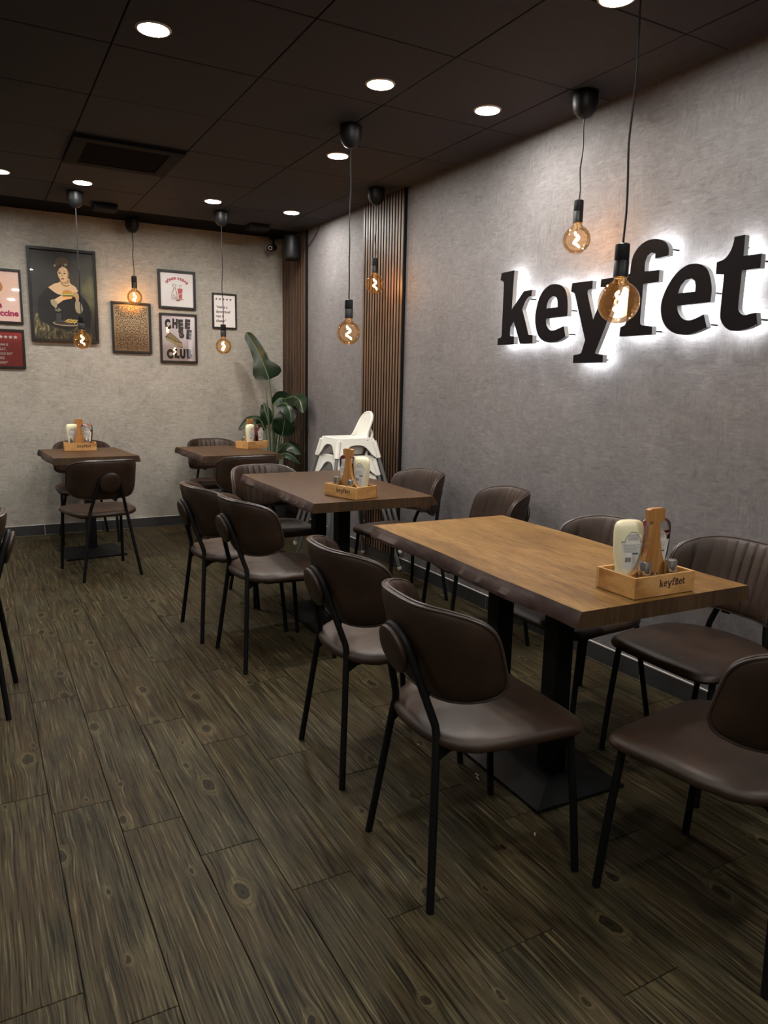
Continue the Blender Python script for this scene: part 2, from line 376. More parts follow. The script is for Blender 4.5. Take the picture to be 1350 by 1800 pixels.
def prism(bm, loops, to3, d0, d1, faces=(True, True, True), mi=(0, 0, 0)):
    """extrude a polygon (outer loop + holes) between depths d0 and d1; to3(u, v, d) -> xyz"""
    tris = tessellate_polygon([[Vector((u, v, 0)) for u, v in lp] for lp in loops])
    flat = [p for lp in loops for p in lp]
    A = [bm.verts.new(to3(u, v, d0)) for u, v in flat]; Bv = [bm.verts.new(to3(u, v, d1)) for u, v in flat]
    if faces[0]:
        for t in tris:
            f = bm.faces.new([A[i] for i in t]); f.material_index = mi[0]
    if faces[1]:
        for t in tris:
            f = bm.faces.new([Bv[i] for i in reversed(t)]); f.material_index = mi[1]
    if faces[2]:
        k = 0
        for lp in loops:
            n = len(lp)
            for i in range(n):
                f = bm.faces.new((A[k + i], A[k + (i + 1) % n], Bv[k + (i + 1) % n], Bv[k + i])); f.material_index = mi[2]
            k += n
    return bm
def flat_poly(bm, loops, to3, d, mi=0):
    return prism(bm, loops, to3, d, d, (True, False, False))
def text_bm(s, size, bold=0.0, shear=0.0, align='LEFT'):
    cu = bpy.data.curves.new('t', 'FONT'); cu.body = s; cu.size = size; cu.offset = bold; cu.shear = shear; cu.align_x = align
    cu.resolution_u = 3
    o = bpy.data.objects.new('t', cu); COL.objects.link(o)
    bpy.context.view_layer.update()
    me = bpy.data.meshes.new_from_object(o.evaluated_get(bpy.context.evaluated_depsgraph_get()))
    bpy.data.objects.remove(o); bpy.data.curves.remove(cu)
    bm = bmesh.new(); bm.from_mesh(me); bpy.data.meshes.remove(me); return bm

# ------------------------------------------------------------------ room shell
def struct(name, bm, mat, parent=None): return tag(obj(name, bm, mat, parent), kind='structure')
floor = struct('floor', B((LX, FY, -0.10), (WX, DY, -0.006)), M['joint'])
struct('wall_back', B((LX, DY, -0.1), (WX + 0.1, DY + 0.1, HZ + 0.1)), M['wall_back'])
struct('wall_right', B((WX, FY, -0.1), (WX + 0.1, DY, HZ + 0.1)), M['wall_right'])
struct('wall_left', B((LX - 0.1, FY, -0.1), (LX, DY, HZ + 0.1)), M['wall_right'])
struct('wall_front', B((LX - 0.1, FY - 0.1, -0.1), (WX + 0.1, FY, HZ + 0.1)), M['wall_back'])
ceiling = struct('ceiling', B((LX, FY, HZ + 0.004), (WX, DY, HZ + 0.10)), M['ceil_gap'])

# floor planks (each its own piece)
PW, PL = 0.1775, 0.892
JO = {-1: 1.543, 0: 1.411, 1: 2.110, 2: 1.893, 3: 1.638, 4: 1.425, 5: 1.205, 6: 0.972}
plank_mesh = {}
def plank_bm(w, l):
    g = 0.0011
    bm = bmesh.new(); x0, x1, y0, y1 = g, w - g, g, l - g; e = 0.0010
    lo = [bm.verts.new(p) for p in ((x0, y0, -0.008), (x1, y0, -0.008), (x1, y1, -0.008), (x0, y1, -0.008))]
    mi = [bm.verts.new(p) for p in ((x0, y0, -e), (x1, y0, -e), (x1, y1, -e), (x0, y1, -e))]
    hi = [bm.verts.new(p) for p in ((x0 + e, y0 + e, 0), (x1 - e, y0 + e, 0), (x1 - e, y1 - e, 0), (x0 + e, y1 - e, 0))]
    bm.faces.new(hi)
    for a, b in ((lo, mi), (mi, hi)):
        for k in range(4): bm.faces.new((a[k], a[(k + 1) % 4], b[(k + 1) % 4], b[k]))
    return bm
def put_plank(x, y, w, l):
    key = (round(w, 3), round(l, 3))
    if key not in plank_mesh:
        o = obj('plank', plank_bm(w, l), M['plank'], floor); plank_mesh[key] = o.data
    else:
        o = bpy.data.objects.new('plank', plank_mesh[key]); COL.objects.link(o); o.parent = floor
    o.location = (x, y, 0)
rnd = random.Random(3)
for k in range(-6, 15):
    x0 = 0.123 + PW * k; w = min(PW, WX - x0)
    if w < 0.02: continue
    ph = JO.get(k, None)
    if ph is None: ph = (1.205 - 0.2325 * (k - 5)) if k > 6 else 1.543 + 0.13 * (-1 - k)
    ymin = 0.45
    y = ph - PL * math.ceil((ph - ymin) / PL)
    while y < DY - 0.001:
        a, b = max(y, ymin), min(y + PL, DY)
        if b - a > 0.03: put_plank(x0, a, w, b - a)
        y += PL
# plain boards continue out of view behind the camera and far to the left
struct_bm = B((LX, FY, -0.008), (0.123 - 6 * PW, DY, -0.0005)); tag(obj('floorboards', struct_bm, M['plank'], floor), kind='stuff')
tag(obj('floorboards', B((0.123 - 6 * PW, FY, -0.008), (WX, 0.45, -0.0005)), M['plank'], floor), kind='stuff')

# ceiling tiles
TP = 0.6065
tile_bm = bmesh.new(); g = 0.0025
box(tile_bm, (g, g, 0.0), (TP - g, TP - g, 0.012), 0.003)
first = None
for i in range(-5, 5):
    for j in range(-2, 9):
        x0 = 0.5625 + TP * i; y0 = 0.845 + TP * j + 0.0
        x1, y1 = x0 + TP, y0 + TP
        if x0 > WX - 0.02 or y0 > DY - 0.02: continue
        if x1 > WX or y1 > DY:
            o = obj('ceiling_tile', B((g, g, 0), (min(TP, WX - x0) - g, min(TP, DY - y0) - g, 0.012), 0.003), M['ceil'], ceiling)
        elif first is None:
            o = first = obj('ceiling_tile', tile_bm, M['ceil'], ceiling)
        else:
            o = bpy.data.objects.new('ceiling_tile', first.data); COL.objects.link(o); o.parent = ceiling
        o.location = (x0, y0, HZ - 0.005 + 0.0004 * ((i * 7 + j * 3) % 4))

# baseboards of anthracite tiles with light joints
BH = 0.0875
bb = struct('baseboard_back', B((LX, DY - 0.010, 0.0), (WX - 0.012, DY - 0.0005, BH + 0.003)), M['grout'])
for k in range(-3, 2):
    x0 = 0.450 + 1.186 * k; x1 = min(x0 + 1.186, WX - 0.014)
    tag(obj('tile', B((x0 + 0.002, DY - 0.013, 0.004), (x1 - 0.002, DY - 0.009, BH), 0.0012), M['base_tile'], bb))
br = struct('baseboard_right', B((WX - 0.010, FY, 0.0), (WX - 0.0005, DY - 0.012, BH + 0.003)), M['grout'])
for k in range(-3, 4):
    y0 = 2.22 + 1.186 * k; y1 = min(y0 + 1.186, DY - 0.014)
    tag(obj('tile', B((WX - 0.013, y0 + 0.002, 0.004), (WX - 0.009, y1 - 0.002, BH), 0.0012), M['base_tile'], br))

# slatted wall panels
def slat_panel(y0, y1, label, n=15):
    e = empty('slatted_wall_panel', (WX, (y0 + y1) / 2, BH + 0.004), 0, label, 'wall panel', 'walnut slat panels on the side wall')
    h = HZ - 0.006 - (BH + 0.004); w = y1 - y0
    obj('backing', B((-0.009, -w / 2, 0), (-0.001, w / 2, h)), M['felt'], e)
    obj('edge_strip', B((-0.024, -w / 2 - 0.006, 0), (-0.001, -w / 2, h)), M['black_metal'], e)
    p = w / n; sb = None
    for i in range(n):
        if sb is None:
            bm = B((-0.022, -p * 0.31, 0), (-0.0085, p * 0.31, h))
            for f in bm.faces: f.material_index = 0 if f.calc_center_median().x < -0.0215 else 1
            sb = obj('slat', bm, [M['slat'], M['felt']], e); o = sb
        else:
            o = bpy.data.objects.new('slat', sb.data); COL.objects.link(o); o.parent = e
        o.location = (0, -w / 2 + p * (i + 0.5), 0)
slat_panel(4.475, 5.076, 'walnut slat panel on the side wall behind the white high chairs')
slat_panel(6.165, 6.725, 'walnut slat panel in the room corner behind the plant')

# ------------------------------------------------------------------ halo-lit sign
LET = [('k', [[(.111,1.942),(.219,1.944),(.215,1.846),(.212,1.741),(.298,1.821),(.308,1.828),(.37,1.83),(.369,1.8),(.343,1.795),(.321,1.776),(.3,1.738),(.329,1.677),(.361,1.604),(.394,1.601),(.396,1.56),(.297,1.56),(.281,1.59),(.235,1.68),(.208,1.651),(.207,1.611),(.213,1.603),(.243,1.6),(.245,1.56),(.102,1.56),(.105,1.595),(.129,1.599),(.136,1.607),(.136,1.746),(.135,1.884),(.128,1.897),(.104,1.905)]]),
 ('e', [[(.644,1.681),(.644,1.718),(.637,1.766),(.618,1.808),(.586,1.831),(.546,1.841),(.503,1.839),(.461,1.818),(.432,1.784),(.414,1.735),(.408,1.685),(.419,1.634),(.442,1.594),(.477,1.57),(.522,1.559),(.559,1.559),(.601,1.567),(.639,1.584),(.624,1.634),(.596,1.627),(.56,1.618),(.535,1.617),(.513,1.628),(.496,1.648),(.49,1.678)], [(.49,1.727),(.493,1.75),(.506,1.771),(.527,1.782),(.545,1.782),(.561,1.773),(.569,1.756),(.572,1.729)]]),
 ('y', [[(.665,1.833),(.799,1.831),(.801,1.795),(.773,1.791),(.771,1.778),(.82,1.65),(.879,1.785),(.88,1.793),(.852,1.797),(.855,1.831),(.979,1.83),(.98,1.794),(.966,1.785),(.912,1.648),(.845,1.5),(.852,1.497),(.897,1.49),(.899,1.455),(.706,1.455),(.705,1.492),(.75,1.499),(.758,1.506),(.777,1.561),(.687,1.782),(.678,1.787),(.66,1.794)]]),
 ('f', [[(.99,1.569),(1.172,1.57),(1.17,1.604),(1.114,1.612),(1.103,1.62),(1.101,1.639),(1.103,1.785),(1.185,1.786),(1.184,1.834),(1.104,1.837),(1.104,1.876),(1.114,1.901),(1.135,1.911),(1.156,1.903),(1.156,1.883),(1.225,1.887),(1.223,1.915),(1.209,1.938),(1.179,1.956),(1.144,1.964),(1.102,1.962),(1.062,1.943),(1.036,1.912),(1.027,1.874),(1.025,1.836),(.998,1.834),(.996,1.789),(1.026,1.789),(1.024,1.633),(1.018,1.617),(.992,1.609)]]),
 ('e', [[(1.448,1.682),(1.449,1.727),(1.44,1.768),(1.42,1.809),(1.39,1.83),(1.359,1.838),(1.322,1.836),(1.28,1.815),(1.245,1.778),(1.22,1.733),(1.209,1.686),(1.218,1.637),(1.244,1.598),(1.287,1.571),(1.34,1.561),(1.389,1.568),(1.442,1.586),(1.423,1.637),(1.395,1.626),(1.359,1.618),(1.333,1.622),(1.312,1.636),(1.296,1.659),(1.291,1.68)], [(1.29,1.729),(1.299,1.757),(1.321,1.779),(1.35,1.782),(1.367,1.77),(1.373,1.75),(1.373,1.729)]]),
 ('t', [[(1.528,1.914),(1.571,1.915),(1.573,1.839),(1.646,1.838),(1.647,1.787),(1.573,1.787),(1.573,1.649),(1.585,1.63),(1.603,1.622),(1.629,1.626),(1.65,1.628),(1.659,1.587),(1.62,1.572),(1.577,1.566),(1.543,1.571),(1.515,1.592),(1.499,1.625),(1.498,1.781),(1.461,1.786),(1.461,1.83),(1.495,1.839),(1.517,1.865),(1.527,1.897)]])]
def refine(lp, n=4, lim=38):
    """round the gentle bends of an outline, keep its corners sharp"""
    m = len(lp); P = [Vector((a, b)) for a, b in lp]; corner = []
    for i in range(m):
        a = P[i] - P[i - 1]; b = P[(i + 1) % m] - P[i]
        corner.append(abs(a.angle(b, 0)) > R(lim))
    out = []
    for i in range(m):
        p1, p2 = P[i], P[(i + 1) % m]
        straight = corner[i] and corner[(i + 1) % m]
        out.append((p1.x, p1.y))
        if straight: continue
        p0 = p1 - (p2 - p1) if corner[i] else P[i - 1]
        p3 = p2 + (p2 - p1) if corner[(i + 1) % m] else P[(i + 2) % m]
        t1 = (p2 - p0) * 0.5; t2 = (p3 - p1) * 0.5; d = (p2 - p1).length
        for t in (t1, t2):
            if t.length > d: t *= d / t.length
        for k in range(1, n):
            u = k / n; u2, u3 = u * u, u ** 3
            q = p1 * (2 * u3 - 3 * u2 + 1) + t1 * (u3 - 2 * u2 + u) + p2 * (-2 * u3 + 3 * u2) + t2 * (u3 - u2)
            out.append((q.x, q.y))
    return out
LETF = [(c, [refine(lp) for lp in lps]) for c, lps in LET]
def inset(lp, d, hole=False):
    m = len(lp); area = sum(lp[i][0] * lp[(i + 1) % m][1] - lp[(i + 1) % m][0] * lp[i][1] for i in range(m))
    s = 1 if area > 0 else -1
    if hole: s = -s
    out = []
    for i in range(m):
        a = Vector(lp[i]) - Vector(lp[i - 1]); b = Vector(lp[(i + 1) % m]) - Vector(lp[i])
        t = (a.normalized() + b.normalized())
        if t.length < 1e-6: t = a
        t.normalize(); out.append((lp[i][0] - t.y * d * s, lp[i][1] + t.x * d * s))
    return out
SIGN_Y = 3.43
sign = empty('wall_sign', (WX, SIGN_Y - 0.88, 1.56), 0, 'black halo-lit sign reading keyfet in raised slab letters on the grey wall', 'sign')
def to_sign(u, v, d): return (-d, 0.88 - u, v - 1.56)
PINS = {0: [(.32, 1.79), (.36, 1.575), (.15, 1.90)], 1: [(.632, 1.71), (.628, 1.596), (.46, 1.62)], 2: [(.7, 1.81), (.86, 1.47)], 3: [(1.214, 1.915), (1.16, 1.585), (1.04, 1.8)], 4: [(1.438, 1.72), (1.433, 1.598), (1.25, 1.66)], 5: [(1.64, 1.815), (1.648, 1.605), (1.54, 1.88)]}
for i, (ch, lps) in enumerate(LETF):
    bm = bmesh.new(); prism(bm, lps, to_sign, 0.074, 0.072, (True, False, True))
    f = obj('letter', bm, M['letter_face'], sign)
    bm = bmesh.new(); prism(bm, lps, to_sign, 0.072, 0.046, (False, False, True))
    obj('letter_return', bm, M['letter_side'], f)
    bm = bmesh.new(); prism(bm, [inset(lp, 0.003, hole=k > 0) for k, lp in enumerate(lps)], to_sign, 0.047, 0.047, (True, False, False))
    obj('rear_light', bm, M['sign_led'], f)
    for u, v in PINS[i]: obj('standoff_pin', tube(bmesh.new(), [to_sign(u, v, 0.040), to_sign(u, v, 0.001)], 0.0035, 8), M['black_metal'], f)

# ------------------------------------------------------------------ recessed ceiling lamps
LG = 'recessed ceiling lamps'
def downlight(x, y, label):
    e = empty('ceiling_lamp', (x, y, HZ), 0, label, 'ceiling lamp', LG)
    bm = bmesh.new(); lathe(bm, [(0.0555, -0.004), (0.0565, -0.0095), (0.062, -0.0095), (0.066, -0.0055), (0.066, -0.003)], 32, capb=False, capt=False)
    obj('trim_ring', bm, M['white_plastic'], e)
    bm = bmesh.new(); lathe(bm, [(0.0550, -0.0085), (0.0550, -0.006)], 32)
    obj('diffuser', bm, M['lamp'], e)
downlight(0.679, 3.057, 'round recessed lamp in the ceiling in front of the square vent')
downlight(1.645, 3.057, 'round recessed lamp between the square vent and the sign wall, second in its row')
downlight(2.225, 3.057, 'round recessed lamp close to the sign wall beside the high pendant')
downlight(1.933, 4.094, 'round recessed lamp over the middle long table, beside its low pendant')
downlight(1.634, 5.600, 'round recessed lamp just in front of the pendant at the plant table')
downlight(2.256, 5.615, 'round recessed lamp over the room corner with the speaker')
downlight(0.736, 5.580, 'round recessed lamp next to the pendant before the portrait')
downlight(0.237, 5.585, 'round recessed lamp cut by the picture edge beside the back wall')
downlight(1.968, 2.000, 'round recessed lamp over the front long table, cut by the picture top')
for x, y, w_ in ((0.68, 0.45, 'over the aisle just behind the viewer'), (2.0, 0.25, 'beside the sign wall behind the viewer'), (-0.75, 3.057, 'over the table of the lone aisle chair'), (-0.75, 5.59, 'along the back wall beyond the red poster'),
               (-0.75, 1.0, 'above the aisle next to the viewer'), (-2.0, 4.0, 'deep in the unseen side of the room'), (0.68, -1.3, 'far behind the viewer in the aisle'), (-1.6, -0.6, 'in the unseen corner behind the viewer')):
    downlight(x, y, 'added recessed lamp outside the picture for room brightness, ' + w_)  # unseen lamps, added to raise the overall brightness of the room

# ------------------------------------------------------------------ pendant lamps
def pendant_proto(cord_len):
    e = empty('pendant_lamp')
    bm = bmesh.new(); lathe(bm, [(0.012, -0.108), (0.030, -0.100), (0.048, -0.080), (0.056, -0.050), (0.057, -0.006)], 28)
    obj('canopy', bm, M['black_plastic'], e)
    pts = [(0.0, 0, -0.10)] + [(0.004 * math.sin(k * 1.9 + cord_len * 9) * math.sin(PI * k / 8), 0.003 * math.cos(k * 1.3), -0.10 - (cord_len - 0.10) * k / 8) for k in range(1, 8)] + [(0, 0, -cord_len)]
    bm = bmesh.new(); tube(bm, smooth_path(pts, 4), 0.0035, 8); obj('cord', bm, M['black_plastic'], e)
    zs = -cord_len
    bm = bmesh.new(); lathe(bm, [(0.004, 0.004), (0.0185, 0.003), (0.0215, 0.0), (0.0220, -0.045), (0.0212, -0.0465), (0.0225, -0.048), (0.0225, -0.0945), (0.021, -0.096)], 24, (0, 0, zs))
    obj('socket', bm, M['black_plastic'], e)
    zc = zs - 0.168; r = 0.0625
    prof = [(0.0170, 0.080), (0.0172, 0.072), (0.0195, 0.066), (0.025, 0.0595)]
    for k in range(0, 25):
        a = R(64) - k * R(154) / 24; prof.append((r * math.cos(a) + 1e-5, r * math.sin(a)))
    bm = bmesh.new(); lathe(bm, list(reversed(prof)), 32, (0, 0, zc), capb=False, capt=False)
    g = obj('bulb_glass', bm, M['bulb'], e)
    bm = bmesh.new(); lathe(bm, [(0.0135, 0.070), (0.0135, 0.082)], 16, (0, 0, zc)); lathe(bm, [(0.0025, 0.036), (0.004, 0.058), (0.0085, 0.072)], 12, (0, 0, zc))
    obj('bulb_stem', bm, M['steel'], e)
    fp = []
    for k in range(0, 41):
        u = k / 40; a = u * 2 * PI * 1.55 + 0.6
        fp.append((0.0115 * math.cos(a) * (0.7 + 0.5 * u), 0.0115 * math.sin(a) * (0.7 + 0.5 * u), zc + 0.033 - 0.066 * u))
    bm = bmesh.new(); tube(bm, fp, 0.0032, 8); obj('filament', bm, M['filament'], e)
    return e
def bulb_glow(x, y, z):
    pass
PG = 'black cord pendants with globe bulbs'
low = pendant_proto(HZ - 1.606 - 0.168); high = pendant_proto(HZ - 2.010 - 0.168)
for i, (x, y, pr, lab) in enumerate([
        (1.740, 1.674, low, 'low pendant globe bulb hanging in front of the sign over the front table'),
        (1.771, 3.600, low, 'low pendant globe bulb over the middle long table'),
        (1.785, 5.905, low, 'low pendant globe bulb before the small white quote poster'),
        (0.722, 5.883, low, 'low pendant globe bulb hanging before the portrait painting'),
        (2.461, 2.651, high, 'high pendant globe bulb beside the sign letters on the grey wall'),
        (2.464, 4.608, high, 'high pendant globe bulb before the slat panel over the high chairs'),
        (1.240, 6.605, high, 'high pendant globe bulb just above the patterned gold poster')]):
    first_use = i in (0, 4)
    o = pr if first_use else copy_tree(pr)
    o.location = (x, y, HZ - 0.005); o.rotation_euler = (0, 0, [0.3, 1.9, 0.4, 2.6, 1.2, 2.2, 0.9][i]); tag(o, lab, 'pendant lamp', PG)

# ------------------------------------------------------------------ ceiling fittings, speaker, camera, cable
v = empty('ceiling_vent', (0.862, 4.785, HZ - 0.005), 0, 'black square slatted air vent in the ceiling', 'vent')
bm = bmesh.new()
for lo, hi in (((-0.30, -0.285, -0.020), (0.30, -0.215, 0)), ((-0.30, 0.215, -0.020), (0.30, 0.285, 0)), ((-0.30, -0.215, -0.020), (-0.225, 0.215, 0)), ((0.225, -0.215, -0.020), (0.30, 0.215, 0))): box(bm, lo, hi, 0.003)
obj('vent_frame', bm, M['vent'], v)
obj('vent_backing', B((-0.225, -0.215, -0.003), (0.225, 0.215, 0.0)), M['felt'], v)
sl = None
for k in range(12):
    if sl is None:
        bm = B((-0.225, -0.0085, -0.0015), (0.225, 0.0085, 0.0015)); bmesh.ops.rotate(bm, verts=bm.verts, cent=(0, 0, 0), matrix=Matrix.Rotation(R(-28), 3, 'X')); o = sl = obj('slat', bm, M['vent'], v)
    else: o = bpy.data.objects.new('slat', sl.data); COL.objects.link(o); o.parent = v
    o.location = (0, -0.197 + 0.0358 * k, -0.011)
def ceiling_box(x, y, label):
    e = empty('ceiling_box', (x, y, HZ - 0.005), 0, label, 'ceiling box', 'small black ceiling boxes')
    bm = bmesh.new(); box(bm, (-0.085, -0.07, -0.045), (0.085, 0.07, 0), 0.006); obj('housing', bm, M['vent'], e)
    bm = bmesh.new()
    for k in range(4): box(bm, (-0.07, -0.073, -0.040 + 0.009 * k), (0.07, -0.069, -0.036 + 0.009 * k))
    obj('louvre', bm, M['felt'], e)
ceiling_box(0.965, 6.18, 'small black box on the ceiling above the portrait and patterned poster')
ceiling_box(2.19, 6.22, 'small black box on the ceiling near the wall speaker')

e = empty('loudspeaker', (2.500, 6.22, 2.375), R(62), 'black cylindrical loudspeaker on a bracket in the room corner', 'loudspeaker')
bm = bmesh.new(); lathe(bm, [(0.060, 0.0), (0.067, 0.006), (0.072, 0.02), (0.072, 0.185), (0.068, 0.197), (0.060, 0.202)], 28); obj('speaker_body', bm, M['black_plastic'], e, )
bm = bmesh.new(); lathe(bm, [(0.050, -0.004), (0.055, -0.004), (0.055, 0.002)], 24); obj('speaker_grille', bm, M['felt'], e)
bm = bmesh.new(); tube(bm, [(0.065, 0.0, 0.11), (0.09, -0.03, 0.11), (0.115, -0.050, 0.11)], 0.012, 8); obj('bracket', bm, M['black_metal'], e)
e = empty('security_camera', (2.475, 6.62, 2.53), 0, 'small black bullet security camera in the room corner beside the loudspeaker', 'camera')
ax = Vector((-0.62, -0.75, -0.22)).normalized()
def on_axis(prof, c0, axis, seg=20):
    bm = bmesh.new(); lathe(bm, prof, seg); q = Vector((0, 0, 1)).rotation_difference(axis).to_matrix()
    for vv in bm.verts: vv.co = q @ vv.co + Vector(c0)
    return bm
obj('camera_body', on_axis([(0.024, -0.05), (0.029, -0.045), (0.029, 0.05), (0.031, 0.052), (0.031, 0.064)], (0, 0, 0), ax), M['black_plastic'], e)
obj('lens_ring', on_axis([(0.013, 0.0645), (0.013, 0.068), (0.0175, 0.068), (0.0175, 0.0645)], (0, 0, 0), ax), M['white_plastic'], e)
obj('lens', on_axis([(0.012, 0.063), (0.012, 0.066)], (0, 0, 0), ax), M['felt'], e)
bm = bmesh.new(); tube(bm, [(0.02, 0.03, 0.01), (0.035, 0.06, 0.04), (0.035, 0.075, 0.085)], 0.009, 8); box(bm, (0.005, 0.05, 0.085), (0.065, 0.105, 0.0925), 0.004); obj('mount', bm, M['black_metal'], e)
bm = bmesh.new(); tube(bm, smooth_path([(2.622, 5.90, 2.628), (2.618, 5.93, 2.585), (2.616, 6.01, 2.535), (2.612, 6.10, 2.49), (2.606, 6.158, 2.465), (2.590, 6.19, 2.47)], 5), 0.0035, 6)
tag(obj('speaker_cable', bm, M['black_plastic']), 'thin black cable running down the side wall from the ceiling to the loudspeaker', 'cable')

# ------------------------------------------------------------------ tables
TZ = 0.775
TG = 'dark oak tables with live edges'
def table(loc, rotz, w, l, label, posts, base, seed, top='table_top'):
    rn = random.Random(seed); T = 0.047
    e = empty('table', (loc[0], loc[1], 0), rotz, label, 'table', TG)
    n = 60; hw = w / 2
    def edge(side, k):
        y = -l / 2 + l * k / n
        a = hw - 0.006 + ph[side][0] * math.sin(y * 5.1 + ph[side][1]) + ph[side][2] * math.sin(y * 13.0 + ph[side][3])
        b = a + 0.016 + 0.006 * math.sin(y * 9 + ph[side][3]) + 0.003 * math.sin(y * 23 + ph[side][1])
        return y, a, b
    ph = {s: (rn.uniform(.004, .007), rn.uniform(0, 6), rn.uniform(.0015, .003), rn.uniform(0, 6)) for s in (-1, 1)}
    bm = bmesh.new(); rows = []
    for k in range(n + 1):
        y, a0, _ = edge(-1, k); _, a1, _ = edge(1, k)
        rows.append([bm.verts.new(p) for p in ((-a0, y, TZ), (a1, y, TZ), (a1 - 0.002, y, TZ - T), (-a0 + 0.002, y, TZ - T))])
    for k in range(n):
        for i in range(4): bm.faces.new((rows[k][i], rows[k][(i + 1) % 4], rows[k + 1][(i + 1) % 4], rows[k + 1][i]))
    for r_ in (rows[0], rows[-1]): f = bm.faces.new(r_); f.material_index = 1
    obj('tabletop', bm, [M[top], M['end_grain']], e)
    for s in (-1, 1):
        bm = bmesh.new(); rows = []
        for k in range(n + 1):
            y, a, b = edge(s, k); j = 0.0015 * math.sin(k * 1.1 + seed) + 0.001 * math.sin(k * 2.7)
            rows.append([bm.verts.new(p) for p in ((s * a, y, TZ - 0.0006), (s * (a + 0.006 + j), y, TZ - 0.012), (s * (b + j), y, TZ - 0.034), (s * (b - 0.002), y, TZ - T), (s * (a - 0.002), y, TZ - T))])
        for k in range(n):
            for i in range(5): bm.faces.new((rows[k][i], rows[k][(i + 1) % 5], rows[k + 1][(i + 1) % 5], rows[k + 1][i])).smooth = True
        bm.faces.new(rows[0]).material_index = 1; bm.faces.new(rows[-1]).material_index = 1
        obj('live_edge', bm, [M['live_edge'], M['end_grain']], e)
    bx, by = base; pw = 0.035
    iy = max(abs(p) for p in posts) + 0.055; ix = 0.055
    bm = bmesh.new()
    lo = [bm.verts.new(p) for p in ((-bx, -by, 0), (bx, -by, 0), (bx, by, 0), (-bx, by, 0))]
    mi = [bm.verts.new(p) for p in ((-bx, -by, 0.012), (bx, -by, 0.012), (bx, by, 0.012), (-bx, by, 0.012))]
    hi = [bm.verts.new(p) for p in ((-ix, -iy, 0.040), (ix, -iy, 0.040), (ix, iy, 0.040), (-ix, iy, 0.040))]
    bm.faces.new(hi); bm.faces.new(list(reversed(lo)))
    for a, b in ((lo, mi), (mi, hi)):
        for k in range(4): bm.faces.new((a[k], a[(k + 1) % 4], b[(k + 1) % 4], b[k]))
    obj('base_plate', bm, M['black_metal'], e)
    for p in posts: obj('post', B((-pw, p - pw, 0.038), (pw, p + pw, TZ - T - 0.006), 0.002), M['black_metal'], e)
    obj('top_bracket', B((-0.16, -iy, TZ - T - 0.007), (0.16, iy, TZ - T - 0.0004)), M['black_metal'], e)
    return e
table((1.676, 1.928), R(-2.0), 0.652, 1.225, 'long dark oak table with live edge in front of the keyfet sign', (-0.165, 0.165), (0.186, 0.328), 3, 'table_top_bright')
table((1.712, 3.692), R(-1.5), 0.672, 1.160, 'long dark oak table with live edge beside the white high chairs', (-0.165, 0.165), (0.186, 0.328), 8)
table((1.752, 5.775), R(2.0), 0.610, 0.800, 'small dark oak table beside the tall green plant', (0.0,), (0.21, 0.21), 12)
table((0.717, 5.905), R(3.5), 0.585, 0.710, 'small dark oak table under the portrait painting', (0.0,), (0.215, 0.215), 17)

